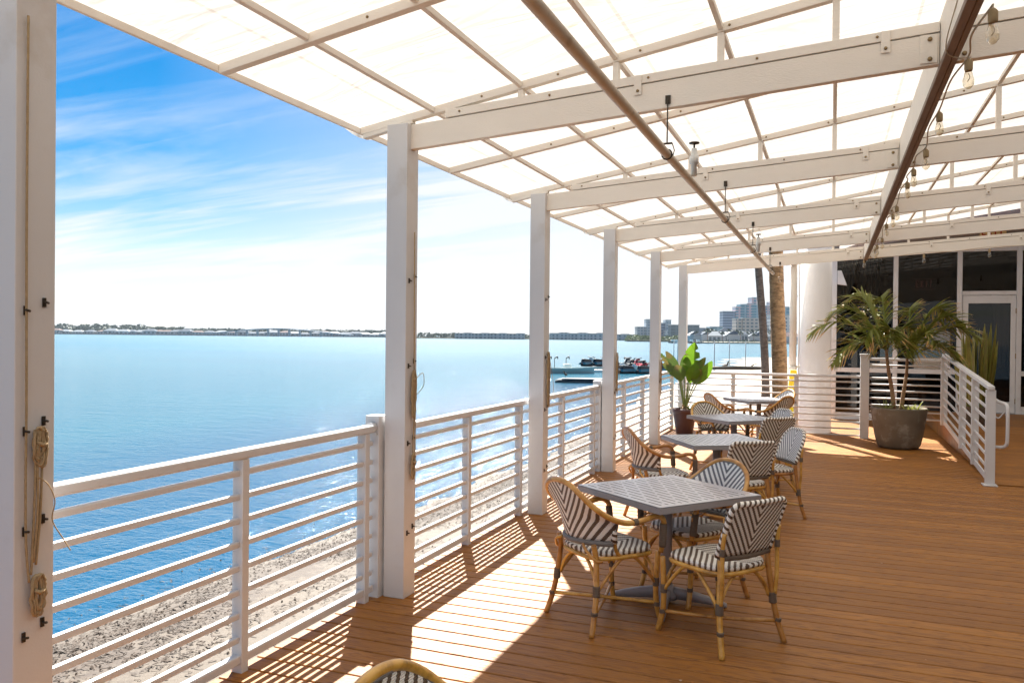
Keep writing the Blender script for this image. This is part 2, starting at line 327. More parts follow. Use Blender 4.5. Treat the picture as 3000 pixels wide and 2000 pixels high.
def facademat(name, wall, win, fx, fz, bx, bz, rough=.5):
    """windows as a pattern of a far building's wall: object space, x across, z up"""
    m, nt, out = newmat(name)
    p = N(nt, 'ShaderNodeBsdfPrincipled'); L(nt, p, 0, out, 0)
    tc = N(nt, 'ShaderNodeTexCoord'); sp = N(nt, 'ShaderNodeSeparateXYZ'); L(nt, tc, 'Object', sp, 0)
    xx = math_(nt, 'ADD', sp.outputs[0], sp.outputs[1])
    a = math_(nt, 'LESS_THAN', math_(nt, 'FRACT', math_(nt, 'DIVIDE', xx, fx)), bx)
    b = math_(nt, 'LESS_THAN', math_(nt, 'FRACT', math_(nt, 'DIVIDE', sp.outputs[2], fz)), bz)
    f = math_(nt, 'MULTIPLY', a, b)
    nz = N(nt, 'ShaderNodeTexNoise', i_Scale=.25, i_Detail=2.); L(nt, tc, 'Object', nz, 0)
    wc = mixc(nt, nz.outputs[0], rgb(tuple(x * .8 for x in wall)), rgb(wall))
    nt.links.new(mixc(nt, f, wc, rgb(win)), p.inputs['Base Color']); p.inputs['Roughness'].default_value = rough
    return m
M['tower_pink'] = facademat('pink_tower_front', (.46, .33, .38), (.04, .19, .28), 5.2, 3.3, .62, .6)
M['tower_teal'] = facademat('teal_glass_front', (.20, .36, .46), (.02, .17, .26), 7., 3.3, .75, .7)
M['tower_blue'] = facademat('blue_balcony_front', (.17, .26, .40), (.03, .08, .16), 30., 3.2, .96, .55)
M['hotel_beige'] = facademat('beige_hotel_front', (.52, .45, .40), (.08, .12, .15), 4.6, 3.6, .6, .5)
M['hotel_white'] = facademat('white_hotel_front', (.62, .64, .66), (.08, .14, .2), 5.2, 3.8, .55, .5)
M['office_dark'] = facademat('dark_glass_office_front', (.05, .11, .15), (.02, .06, .09), 9., 3.4, .85, .6, .3)
M['tower_grey'] = facademat('grey_blue_front', (.34, .40, .46), (.10, .16, .22), 3.4, 3.1, .6, .5)
M['row_front'] = facademat('waterside_row_front', (.32, .40, .46), (.05, .11, .16), 4., 2.9, .5, .55)
M['concrete'] = simple('pale_concrete', (.42, .45, .47), .8, .2, var=.1, scale=.3)
M['farground'] = simple('far_ground', (.14, .13, .09), .9, .1, var=.3, scale=.05)
M['seawall'] = simple('pale_seawall', (.35, .31, .24), .8, .2, var=.2, scale=.2)

# ------------------------------------------------------------------ mesh helpers
class MB:
    def __init__(s): s.v = []; s.f = []; s.uv = {}; s.mi = {}; s.sm = set(); s.cur = 0
    def face(s, idx, uv=None, smooth=False):
        k = len(s.f); s.f.append(tuple(idx))
        if uv: s.uv[k] = uv
        if s.cur: s.mi[k] = s.cur
        if smooth: s.sm.add(k)
    def hexa(s, P, uv=None):
        b = len(s.v); s.v += [tuple(p) for p in P]
        for q in ((0, 3, 2, 1), (4, 5, 6, 7), (0, 1, 5, 4), (1, 2, 6, 5), (2, 3, 7, 6), (3, 0, 4, 7)):
            s.face([b + i for i in q])
        return s
    def box(s, x0, x1, y0, y1, z0, z1):
        return s.hexa([(x0, y0, z0), (x1, y0, z0), (x1, y1, z0), (x0, y1, z0), (x0, y0, z1), (x1, y0, z1), (x1, y1, z1), (x0, y1, z1)])
    def bar(s, p0, p1, w, h, up=(0, 0, 1)):
        """box along p0-p1: w across, h along up"""
        p0, p1, up = Vector(p0), Vector(p1), Vector(up)
        d = (p1 - p0).normalized(); sd = d.cross(up).normalized(); u = sd.cross(d).normalized()
        a, b = sd * w / 2, u * h / 2
        return s.hexa([p0 - a - b, p0 + a - b, p1 + a - b, p1 - a - b, p0 - a + b, p0 + a + b, p1 + a + b, p1 - a + b])
    def tube(s, pts, r, n=8, closed=False, caps=True, uvscale=None, smooth=True):
        pts = [Vector(p) for p in pts]; m = len(pts)
        rr = r if isinstance(r, (list, tuple)) else [r] * m
        t0 = None; nrm = None; base = len(s.v); dist = 0.; ds = []
        for i in range(m):
            if closed: t = (pts[(i + 1) % m] - pts[i - 1])
            else: t = pts[min(i + 1, m - 1)] - pts[max(i - 1, 0)]
            if t.length < 1e-9: t = Vector((0, 0, 1))
            t.normalize()
            if nrm is None:
                a = Vector((0, 0, 1)) if abs(t.z) < .9 else Vector((1, 0, 0))
                nrm = (a - t * a.dot(t)).normalized()
            else:
                nrm = nrm - t * nrm.dot(t)
                nrm = nrm.normalized() if nrm.length > 1e-6 else t.orthogonal().normalized()
            bn = t.cross(nrm)
            if i: dist += (pts[i] - pts[i - 1]).length
            ds.append(dist)
            for k in range(n):
                an = 2 * pi * k / n
                s.v.append(tuple(pts[i] + (nrm * cos(an) + bn * sin(an)) * rr[i]))
        segs = m if closed else m - 1
        for i in range(segs):
            j = (i + 1) % m
            d0, d1 = ds[i], (ds[j] if j > i else ds[i] + (pts[j] - pts[i]).length)
            for k in range(n):
                k2 = (k + 1) % n
                s.face((base + i * n + k, base + i * n + k2, base + j * n + k2, base + j * n + k),
                       uv=[(d0, k / n), (d0, (k + 1) / n), (d1, (k + 1) / n), (d1, k / n)], smooth=smooth)
        if caps and not closed:
            s.face([base + k for k in range(n)][::-1]); s.face([base + (m - 1) * n + k for k in range(n)])
        return s
    def lathe(s, prof, n=24, c=(0, 0, 0), smooth=True, capb=True, capt=True):
        base = len(s.v)
        for r, z in prof:
            for k in range(n):
                a = 2 * pi * k / n; s.v.append((c[0] + r * cos(a), c[1] + r * sin(a), c[2] + z))
        for i in range(len(prof) - 1):
            for k in range(n):
                k2 = (k + 1) % n
                s.face((base + i * n + k, base + i * n + k2, base + (i + 1) * n + k2, base + (i + 1) * n + k), smooth=smooth)
        if capb: s.face([base + k for k in range(n)][::-1])
        if capt: s.face([base + (len(prof) - 1) * n + k for k in range(n)])
        return s
    def grid(s, nu, nv, fn, uvfn=None, smooth=True, flip=False):
        base = len(s.v)
        for j in range(nv + 1):
            for i in range(nu + 1): s.v.append(tuple(fn(i / nu, j / nv)))
        for j in range(nv):
            for i in range(nu):
                q = [(i, j), (i + 1, j), (i + 1, j + 1), (i, j + 1)]
                if flip: q = q[::-1]
                s.face([base + b * (nu + 1) + a for a, b in q], uv=[uvfn(a / nu, b / nv) for a, b in q] if uvfn else None, smooth=smooth)
        return s
    def panel(s, nu, nv, fn, uvfn, th):
        """grid with thickness th along the local normal, closed at the rim"""
        base = len(s.v); P = [[Vector(fn(i / nu, j / nv)) for i in range(nu + 1)] for j in range(nv + 1)]
        def nr(i, j):
            a = P[j][min(i + 1, nu)] - P[j][max(i - 1, 0)]; b = P[min(j + 1, nv)][i] - P[max(j - 1, 0)][i]
            c = a.cross(b); return c.normalized() if c.length > 1e-9 else Vector((0, -1, 0))
        for sgn in (1, -1):
            for j in range(nv + 1):
                for i in range(nu + 1): s.v.append(tuple(P[j][i] + nr(i, j) * sgn * th / 2))
        o = (nu + 1) * (nv + 1)
        for j in range(nv):
            for i in range(nu):
                q = [(i, j), (i + 1, j), (i + 1, j + 1), (i, j + 1)]; uvs = [uvfn(a / nu, b / nv) for a, b in q]
                s.face([base + b * (nu + 1) + a for a, b in q], uv=uvs, smooth=True)
                s.face([base + o + b * (nu + 1) + a for a, b in q][::-1], uv=uvs[::-1], smooth=True)
        rim = [(i, 0) for i in range(nu)] + [(nu, j) for j in range(nv)] + [(i, nv) for i in range(nu, 0, -1)] + [(0, j) for j in range(nv, 0, -1)]
        for k in range(len(rim)):
            a, b = rim[k], rim[(k + 1) % len(rim)]
            ia, ib = base + a[1] * (nu + 1) + a[0], base + b[1] * (nu + 1) + b[0]
            s.face((ia, ia + o, ib + o, ib), uv=[uvfn(a[0] / nu, a[1] / nv), uvfn(a[0] / nu, a[1] / nv), uvfn(b[0] / nu, b[1] / nv), uvfn(b[0] / nu, b[1] / nv)])
        return s
    def build(s, name, mat, parent=None, bevel=0., seg=2):
        me = bpy.data.meshes.new(name); me.from_pydata(s.v, [], s.f); 
        mats = mat if isinstance(mat, (list, tuple)) else [mat]
        for m in mats: me.materials.append(m)
        for k, i in s.mi.items(): me.polygons[k].material_index = i
        for k in s.sm: me.polygons[k].use_smooth = True
        if s.uv:
            ul = me.uv_layers.new(name='UVMap')
            for k, uvs in s.uv.items():
                po = me.polygons[k]
                for li, w in zip(po.loop_indices, uvs): ul.data[li].uv = w
        me.update()
        o = bpy.data.objects.new(name, me); COL.objects.link(o)
        if parent: o.parent = parent
        if bevel:
            b = o.modifiers.new('Bevel', 'BEVEL'); b.width = bevel; b.segments = seg; b.limit_method = 'ANGLE'; b.angle_limit = radians(40)
        return o

def spline(P, n=6):
    """Catmull-Rom through the points"""
    P = [Vector(p) for p in P]; Q = [P[0] * 2 - P[1]] + P + [P[-1] * 2 - P[-2]]; out = []
    for i in range(1, len(Q) - 2):
        for k in range(n):
            t = k / n; a, b, c, d = Q[i - 1], Q[i], Q[i + 1], Q[i + 2]
            out.append(.5 * ((2 * b) + (c - a) * t + (2 * a - 5 * b + 4 * c - d) * t * t + (3 * b - a - 3 * c + d) * t ** 3))
    out.append(P[-1]); return out
def tag(o, label=None, cat=None, group=None, kind=None):
    if label: o['label'] = label
    if cat: o['category'] = cat
    if group: o['group'] = group
    if kind: o['kind'] = kind
    return o
def empty(name, loc=(0, 0, 0), rz=0., label=None, cat=None, group=None):
    o = bpy.data.objects.new(name, None); COL.objects.link(o); o.location = loc; o.rotation_euler = (0, 0, rz); o.empty_display_size = .1
    return tag(o, label, cat, group)
def copy_tree(o, parent=None):
    c = o.copy(); COL.objects.link(c)
    if parent: c.parent = parent
    for ch in list(o.children): copy_tree(ch, c)
    return c
def structure(o): o['kind'] = 'structure'; return o

# ------------------------------------------------------------------ camera
FPX, PSI, RHO, H = 1848., radians(21.69), radians(.57), 1.70
PIT = -math.atan(12.5 / FPX)
F0 = Vector((-sin(PSI), cos(PSI), 0)); R0 = Vector((cos(PSI), sin(PSI), 0)); U0 = Vector((0, 0, 1))
Fw = F0 * cos(PIT) + U0 * sin(PIT); Up = U0 * cos(PIT) - F0 * sin(PIT)
Rt = R0 * cos(RHO) + Up * sin(RHO); Ut = Up * cos(RHO) - R0 * sin(RHO)
cd = bpy.data.cameras.new('camera'); cam = bpy.data.objects.new('camera', cd); COL.objects.link(cam)
cam.matrix_world = Matrix(((Rt.x, Ut.x, -Fw.x, 0), (Rt.y, Ut.y, -Fw.y, 0), (Rt.z, Ut.z, -Fw.z, H), (0, 0, 0, 1)))
cd.sensor_width = 36; cd.lens = 36 * FPX / 2352; cd.clip_end = 12000; cd.clip_start = .05
scn.camera = cam
def bearing(px, depth, z=0.):
    """a point far out along a compass bearing; depth in metres"""
    p = F0 * depth + R0 * ((px - 1176.) / FPX * depth); return Vector((p.x, p.y, z))
FACE = PSI   # turns a building to look at the bay

# ------------------------------------------------------------------ light and sky
SUN_EL, SUN_AZ = radians(47), radians(-27.7)      # azimuth clockwise from +Y
sd = Vector((sin(SUN_AZ) * cos(SUN_EL), cos(SUN_AZ) * cos(SUN_EL), sin(SUN_EL)))
sl = bpy.data.lights.new('sun', 'SUN'); sl.energy = 5.0; sl.angle = radians(.5); sl.color = (1., .955, .88)
so = bpy.data.objects.new('sun', sl); COL.objects.link(so); so.rotation_euler = sd.to_track_quat('Z', 'Y').to_euler(); so.location = (0, 0, 20)
w = bpy.data.worlds.new('World'); scn.world = w; w.use_nodes = True
nt = w.node_tree
for n in list(nt.nodes): nt.nodes.remove(n)
wo = N(nt, 'ShaderNodeOutputWorld'); bg = N(nt, 'ShaderNodeBackground', i_Strength=.05); L(nt, bg, 0, wo, 0)
sky = N(nt, 'ShaderNodeTexSky', sky_type='NISHITA'); sky.sun_disc = False; sky.sun_elevation = SUN_EL; sky.sun_rotation = SUN_AZ
sky.air_density = 1.0; sky.dust_density = .3; sky.ozone_density = 1.6
tc = N(nt, 'ShaderNodeTexCoord'); sp = N(nt, 'ShaderNodeSeparateXYZ'); L(nt, tc, 'Generated', sp, 0)
zz = math_(nt, 'MAXIMUM', sp.outputs[2], .0)
zc = math_(nt, 'ADD', zz, .12)
cv = N(nt, 'ShaderNodeCombineXYZ'); nt.links.new(math_(nt, 'DIVIDE', sp.outputs[0], zc), cv.inputs[0]); nt.links.new(math_(nt, 'DIVIDE', sp.outputs[1], zc), cv.inputs[1])
mp = N(nt, 'ShaderNodeMapping'); mp.inputs['Rotation'].default_value = (0, 0, radians(30)); mp.inputs['Scale'].default_value = (.38, 1.5, 1.); L(nt, cv, 0, mp, 0)
c1 = N(nt, 'ShaderNodeTexNoise', i_Scale=1.15, i_Detail=9., i_Roughness=.58, i_Distortion=.5); L(nt, mp, 0, c1, 0)
mp2 = N(nt, 'ShaderNodeMapping'); mp2.inputs['Rotation'].default_value = (0, 0, radians(12)); mp2.inputs['Scale'].default_value = (.25, 2.6, 1.); mp2.inputs['Location'].default_value = (3.1, 1.7, 0); L(nt, cv, 0, mp2, 0)
c2 = N(nt, 'ShaderNodeTexNoise', i_Scale=1.0, i_Detail=8., i_Roughness=.6, i_Distortion=.3); L(nt, mp2, 0, c2, 0)
cl = math_(nt, 'ADD', math_(nt, 'MULTIPLY', math_(nt, 'SUBTRACT', c1.outputs[0], .44, clamp=True), 3.6), math_(nt, 'MULTIPLY', math_(nt, 'SUBTRACT', c2.outputs[0], .50, clamp=True), 3.0))
low = math_(nt, 'SUBTRACT', 1.0, math_(nt, 'MULTIPLY', zz, 2.1), clamp=True)      # more cirrus and haze low down
cl = math_(nt, 'ADD', math_(nt, 'MULTIPLY', cl, math_(nt, 'ADD', math_(nt, 'MULTIPLY', low, 1.5), -.12)), math_(nt, 'MULTIPLY', math_(nt, 'POWER', low, 4.5), .85))
yp = math_(nt, 'MAXIMUM', sp.outputs[1], .02)
bank = math_(nt, 'DIVIDE', math_(nt, 'ADD', math_(nt, 'DIVIDE', sp.outputs[0], yp), 1.02), .70, clamp=True)      # a broad veil of cirrus to the north
bank = math_(nt, 'MULTIPLY', bank, math_(nt, 'GREATER_THAN', sp.outputs[1], .02))
cl = math_(nt, 'ADD', cl, math_(nt, 'MULTIPLY', math_(nt, 'MULTIPLY', bank, math_(nt, 'ADD', math_(nt, 'MULTIPLY', c2.outputs[0], .9), .34)), math_(nt, 'SUBTRACT', 1.0, math_(nt, 'MULTIPLY', zz, .55))))
cf = math_(nt, 'MINIMUM', cl, .95)
satsky = N(nt, 'ShaderNodeHueSaturation', i_Saturation=1.95, i_Value=.56); L(nt, sky, 0, satsky, 'Color')
CLOUD = (4.75, 4.85, 5.0)
colr = mixc(nt, cf, satsky.outputs[0], rgb(CLOUD))
nt.links.new(colr, bg.inputs[0])
scn.view_settings.view_transform = 'Standard'; scn.view_settings.look = 'None'; scn.view_settings.gamma = 1.; scn.view_settings.exposure = 2.05
cy = scn.cycles; cy.use_denoising = True; cy.max_bounces = 10; cy.diffuse_bounces = 5; cy.glossy_bounces = 4; cy.transmission_bounces = 6; cy.transparent_max_bounces = 16
cy.caustics_reflective = False; cy.caustics_refractive = False; cy.sample_clamp_indirect = 6.

# ------------------------------------------------------------------ setting: deck, ramp, beach, water
ZW = -1.75
b = MB(); x0, x1 = -2.80, 9.0
k0, k1 = int(-4 / BW), int(18.5 / BW)
for k in range(k0, k1 + 1):
    y = k * BW; g = .0054
    # board with eased edges
    ya, yb = y + g, y + BW - g; e = .004
    base = len(b.v)
    prof = [(ya, -.025), (ya, -e), (ya + e, 0), (yb - e, 0), (yb, -e), (yb, -.025)]
    for x in (x0, x1):
        for (yy, z) in prof: b.v.append((x, yy, z))
    for i in range(5): b.face((base + i + 1, base + i, base + 6 + i, base + 6 + i + 1))
    b.face([base + i for i in range(6)]); b.face([base + 6 + i for i in range(5, -1, -1)])
deck = structure(b.build('deck', M['deck']))
b = MB(); b.box(-2.74, 9, -4, 18.55, -.32, -.03); structure(b.build('deck_joists', simple('dark_joists', (.008, .005, .004), .9)))  # blackened so the gaps between boards read as deep shade
b = MB(); b.box(-2.77, -2.741, -4, 15.2, -.26, -.028); structure(b.build('deck_edge_board', M['white']))
# ramp up to the door
b = MB(); rx0, rx1 = 1.80, 4.9
b.hexa([(rx0, 10.9, .004), (rx1, 10.9, .004), (rx1, 14.6, .004), (rx0, 14.6, .004), (rx0, 10.9, .012), (rx1, 10.9, .012), (rx1, 14.6, .25), (rx0, 14.6, .25)])
b.box(rx0, rx1, 14.602, 18.5, .004, .25)
structure(b.build('ramp', M['deck']))
# beach
SH = [(-40, -8.2), (6, -8.0), (10, -8.1), (12, -7.8), (16, -7.6), (19, -7.55), (26, -7.8), (40, -9.4), (61, -10.8), (87, -12.6), (110, -13.6), (135, -14.2), (150, -11.5), (163, -6.0), (175, 10), (190, 60), (400, 400)]
def shore_x(y):
    for (a, xa), (c, xc) in zip(SH, SH[1:]):
        if a <= y <= c: return xa + (xc - xa) * (y - a) / (c - a)
    return SH[-1][1]
def ground(x, y):
    d = x - shore_x(y)
    d += 1.1 * noise.noise((x * .25, y * .25, 0)) * min(1, y / 40 + .35)
    if y < 70: z = ZW + (.075 * d if d < 10 else .75 + .02 * (d - 10))
    else:
        t = min(1, (y - 70) / 15)
        za = (.075 * d if d < 10 else .75 + .02 * (d - 10)); zb = .011 * d + .07 * noise.noise((x * .11, y * .2, 4.)) 
        z = ZW + za * (1 - t) + zb * t
    z += .03 * noise.noise((x * 1.3, y * 1.3, 1.)) 
    return min(z, -.55), d
b = MB(); dist = []
ys = [-12 + i * .5 for i in range(100)] + [38 + i * 1.6 for i in range(95)]
us = [-9 + .45 * i for i in range(44)] + [11 + 3 * i for i in range(16)]
for y in ys:
    for u in us:
        x = min(shore_x(y), 12) + u
        z, d = ground(x, y)
        b.v.append((x, y, z if u > -9 else -4)); dist.append(d)
nu = len(us)
for j in range(len(ys) - 1):
    for i in range(nu - 1): b.face((j * nu + i, j * nu + i + 1, (j + 1) * nu + i + 1, (j + 1) * nu + i), smooth=True)
beach = structure(b.build('beach', M['sand']))
at = beach.data.attributes.new('shore_distance', 'FLOAT', 'POINT'); at.data.foreach_set('value', dist)
b = MB(); rw = random.Random(21)
for i in range(26000):
    y = rw.uniform(2.5, 26); d = rw.choice((rw.gauss(.55, .4), rw.gauss(1.3, .7), rw.gauss(1.9, 1.2))); x = shore_x(y) + d; z, dd = ground(x, y)
    if noise.noise((x * .8, y * .8, 7.)) + .45 - .16 * abs(dd - .8) < rw.uniform(-.2, .45): continue
    a = rw.uniform(0, pi); L_ = rw.uniform(.015, .06); wv = rw.uniform(.004, .010); hz = rw.uniform(.004, .025); i0 = len(b.v)
    dx, dy = cos(a), sin(a); z = max(z, ZW - .01)
    b.v += [(x - dx * L_ - dy * wv, y - dy * L_ + dx * wv, z + .004), (x - dx * L_ + dy * wv, y - dy * L_ - dx * wv, z + .004), (x + dy * wv, y - dx * wv, z + hz), (x - dy * wv, y + dx * wv, z + hz), (x + dx * L_ + dy * wv, y + dy * L_ - dx * wv, z + .006), (x + dx * L_ - dy * wv, y + dy * L_ + dx * wv, z + .006)]
    b.face((i0, i0 + 1, i0 + 2, i0 + 3)); b.face((i0 + 3, i0 + 2, i0 + 4, i0 + 5))
tag(b.build('seaweed', simple('dried_seaweed', (.05, .028, .013), .7, .3, var=.7, scale=3)), 'dark brown seaweed washed up along the waterline', 'seaweed', kind='stuff')
b = MB(); b.v += [(-4000, -600, 0), (4000, -600, 0), (4000, 5000, 0), (-4000, 5000, 0)]; b.face((0, 1, 2, 3))
wat = structure(b.build('water', M['water'])); wat.location.z = ZW
b = MB(); b.v += [(-6000, -900, 0), (6000, -900, 0), (6000, 8000, 0), (-6000, 8000, 0)]; b.face((0, 1, 2, 3))
sb = structure(b.build('seabed', M['farground'])); sb.location.z = -5

# ------------------------------------------------------------------ posts
PY = [1.89, 4.55, 7.22, 9.87, 12.70, 15.25]
PX0, PX1 = -2.695, -2.545
plabels = ['white square post closest to the camera, with coiled rope and a long hanging cord',
           'tall white square post between the first and second railing sections, rope on its side',
           'white square post standing left of the nearest table, third along the waterfront',
           'white square post beside the chair at the second table, fourth along the waterfront',
           'slim far white post just left of the maroon potted plant',
           'farthest white post, rising behind the broad green leaves at the deck corner']
for k, y in enumerate(PY):
    p = empty('support_post', (PX0, y, 0), 0, plabels[k], 'post', 'white posts along the waterfront')
    b = MB(); b.box(0, .15, 0, .15, 0, 3.06); b.build('shaft', M['white'], p, .004)
    zs = [.42, 1.0, 1.5, 2.05] if k else [.66, 1.02, 1.36, 1.77]
    for z in zs[:(4 if k < 3 else 2)]:
        for yy in (.035, .105):
            b = MB(); zz_ = z + (.03 if yy > .1 else 0)
            b.box(.1505, .156, yy - .006, yy + .006, zz_ - .016, zz_ + .016); b.tube([(.155, yy, zz_), (.166, yy, zz_)], .004, 6)
            b.tube([(.166, yy - .008, zz_ + .002), (.166, yy + .008, zz_ - .002)], .0045, 6); b.build('cleat', M['darkmetal'], p)
# ropes
def coil(name, loc, L_, wd, turns, label, drop=None, tail=None):
    o = empty(name, loc, 0, label, 'rope', 'ropes hung on the posts')
    b = MB(); rnd = random.Random(int(loc[1] * 10) + turns)
    for t in range(turns):
        pts = []; ww = wd * (.55 + .5 * rnd.random()); ll = L_ * (.8 + .25 * rnd.random()); ph = rnd.uniform(-.01, .01)
        for i in range(22):
            a = 2 * pi * i / 22; pts.append((.012 + .012 * rnd.random(), ph + ww * .5 * sin(a), -ll * .5 + ll * .5 * cos(a)))
        b.tube(pts, .0045, 5, closed=True)
    b.tube([(.02, -wd * .4, -.05), (.028, 0, -.06), (.02, wd * .4, -.055)], .007, 6)
    b.build('loop', M['rope'], o)
    if drop:
        b = MB()
        for dd in drop: b.tube(spline(dd, 8), .0042, 5)
        b.build('hanging_cord', M['rope'], o)
    if tail:
        b = MB(); b.tube(spline(tail, 8), .0022, 5); b.build('frayed_end', M['rope'], o)
    return o
RX = PX1 + .003
coil('rope_coil', (RX, 1.972, 1.37), .13, .04, 9, 'upper bundle of tan rope tied to the closest post',
     [[(.012, -.015, -.08), (.014, -.02, -.25), (.012, -.026, -.42), (.012, -.03, -.5)], [(.012, .01, -.1), (.016, .0, -.3), (.012, -.012, -.47)], [(.012, -.01, -.1), (.02, -.012, -.28), (.012, -.022, -.46)]],
     [(.02, -.01, -.17), (.03, .02, -.2), (.03, .045, -.26), (.012, .05, -.33), (.02, .085, -.40), (.04, .1, -.445)])
coil('rope_coil', (RX, 1.965, .865), .14, .045, 10, 'lower coil of tan rope low on the closest post', [[(.012, -.03, -.02), (.01, -.04, .1), (.012, -.045, .3), (.01, -.042, .6), (.006, -.042, 1.2), (.006, -.04, 1.9)]])
coil('rope_coil', (RX, 4.63, 1.47), .30, .05, 7, 'long loop of tan rope beside the first railing gap, on the second post',
     [[(.012, .0, .9), (.014, .0, .5), (.012, .01, 0)], [(.012, .02, -.2), (.014, .0, -.5), (.012, .01, -.62)], [(.012, .03, -.2), (.018, .02, -.5), (.012, .03, -.62)]], [(.02, .03, -.05), (.05, .06, -.02), (.06, .05, -.1), (.02, .03, -.16)])
coil('rope_coil', (RX, 4.63, .93), .16, .04, 6, 'small coil of tan rope at rail height on the second post')
coil('rope_coil', (RX, 7.30, 1.55), .55, .06, 7, 'rope bundle on the third post with a thin loop falling onto the handrail',
     None, [(.02, .05, -.1), (.03, .12, -.35), (-.03, .2, -.48), (-.02, .13, -.5), (.01, .08, -.2)])
coil('rope_coil', (RX, 9.95, 1.5), .5, .05, 6, 'rope bundle on the fourth post left of the jet skis', None, [(.02, .05, 0), (.03, .12, -.5), (.0, .16, -.75), (.01, .08, -.4)])
coil('rope_coil', (RX, 12.78, 1.35), .55, .05, 6, 'rope bundle on the slim post beside the potted plant')

# ------------------------------------------------------------------ railings
def rail_bay(name, y0, y1, balus, zt, label, newel=None, x=-2.755):
    """waterfront railing section along Y"""
    o = empty(name, (x, y0, 0), 0, label, 'railing', 'white railing along the waterfront')
    n = y1 - y0
    b = MB(); b.box(-.033, .033, 0, n, zt - .05, zt); b.build('handrail', M['white'], o, .012, 3)
    for i in range(8):
        z = .165 + (zt - .165) * i / 8.0 
        b = MB(); b.box(-.014, .014, 0, n, z - .016, z + .016); b.build('rung', M['white'], o, .007)
    b = MB(); b.box(-.022, .022, 0, n, .045, .088); b.build('bottom_rail', M['white'], o, .006)
    for yb in balus:
        b = MB(); b.box(-.034, .030, yb - y0 - .025, yb - y0 + .025, -.2, zt - .0505); b.build('upright', M['white'], o, .003)
    if newel:
        b = MB(); b.box(-.06, .045, newel - y0 - .06, newel - y0 + .06, -.25, zt + .055); b.build('end_post', M['white'], o, .004)
        b = MB(); b.tube([(.03, newel - y0 - .085, zt - .06), (.03, newel - y0 - .07, zt - .06)], .01, 6); b.tube([(0, newel - y0 - .10, zt - .02), (0, newel - y0 - .06, zt - .02)], .034, 10); b.build('bracket', M['white'], o)
    return o
rail_bay('railing', 1.9, 4.49, [2.1, 3.26, 4.40], 1.12, 'nearest white railing section, ending at a short boxed post', 4.57)
rail_bay('railing', 4.64, 7.24, [5.96, 7.13], 1.09, 'white railing section between the two tallest posts, shell beach behind it')
rail_bay('railing', 7.25, 9.86, [8.43, 9.66], 1.09, 'white railing section in front of the skiff, ending at a boxed post', 9.93)
rail_bay('railing', 9.99, 12.62, [11.25, 12.48], 1.09, 'white railing section in front of the red and teal jet skis')
rail_bay('railing', 12.63, 15.1, [13.6, 14.98], 1.09, 'last waterfront railing section, beside the maroon pot')
# end railing along X
def cross_rail(label, xa, xb, y, balus, zt, zr, end=None):
    o = empty('railing', (xa, y, 0), 0, label, 'railing', 'white railings at the far end')
    n = xb - xa
    b = MB(); b.box(0, n, -.03, .03, zt - .045, zt); b.build('handrail', M['white'], o, .01)
    for z in zr:
        b = MB(); b.tube([(0, 0, z), (n, 0, z)], .0145, 8); b.build('rung', M['white'], o)
    for xx in balus:
        b = MB(); b.box(xx - xa - .035, xx - xa + .035, .012, .06, 0, zt - .0455); b.build('upright', M['white'], o, .003)
    if end:
        b = MB(); b.box(end - xa - .07, end - xa + .07, -.06, .08, 0, 1.43); b.build('end_post', M['white'], o, .004)
        b = MB(); b.box(end - xa - .08, end - xa + .08, -.07, .09, 1.43, 1.45); b.build('post_cap', M['white'], o, .003)
    return o
cross_rail('long white railing across the far end of the deck, sand and column behind it', -2.72, .46, 15.12, [-2.62, -1.67, -.585], 1.08, [.04 + .1155 * i for i in range(9)], .53)
cross_rail('short white railing behind the large concrete palm pot', .61, 1.70, 15.12, [], 1.385, [.36, .475, .585, .70, .825, .935, 1.045, 1.262])
# ramp railing
o = empty('ramp_railing', (1.74, 10.86, 0), 0, 'sloping white ramp railing ending in a bent grab rail', 'railing')
def zr_(y): return 1.15 + .071 * y
N_ = 4.25
b = MB(); b.bar((0, -.06, zr_(-.06)), (0, N_, zr_(N_)), .07, .05); b.build('handrail', M['white'], o, .01)
for i, z in enumerate([.05, .18, .318, .445, .595, .745, .885, 1.015]):
    b = MB(); b.bar((0, 0, z), (0, N_, z + .071 * N_), .02, .034 if i else .075); b.build('rung', M['white'], o, .004)
for yy in (0., 1.1, 2.18, N_ - .03):
    b = MB(); wd = .075 if yy in (0., N_ - .03) else .06
    b.box(-wd / 2 - .012, wd / 2 + .012, yy - wd / 2, yy + wd / 2, 0 if yy < .1 else .02 + .071 * yy * .9, zr_(yy) - .026); b.build('upright', M['white'], o, .004)
b = MB(); b.box(-.075, .075, -.085, .085, .001, .016); b.build('base_plate', M['white'], o, .003)
b = MB(); b.tube(spline([(.045, .12, 1.02), (.10, .1, .98), (.145, -.02, .965), (.155, -.1, .93), (.155, -.12, .82), (.155, -.12, .62), (.15, -.1, .50), (.12, -.02, .46), (.045, .04, .455)], 6), .02, 10)
b.build('grab_rail', M['white'], o)
b = MB(); b.tube(spline([(.03, .0, .83), (.08, -.03, .8), (.12, -.06, .86), (.15, -.09, .9)], 5), .008, 6); b.build('bracket', M['white'], o)

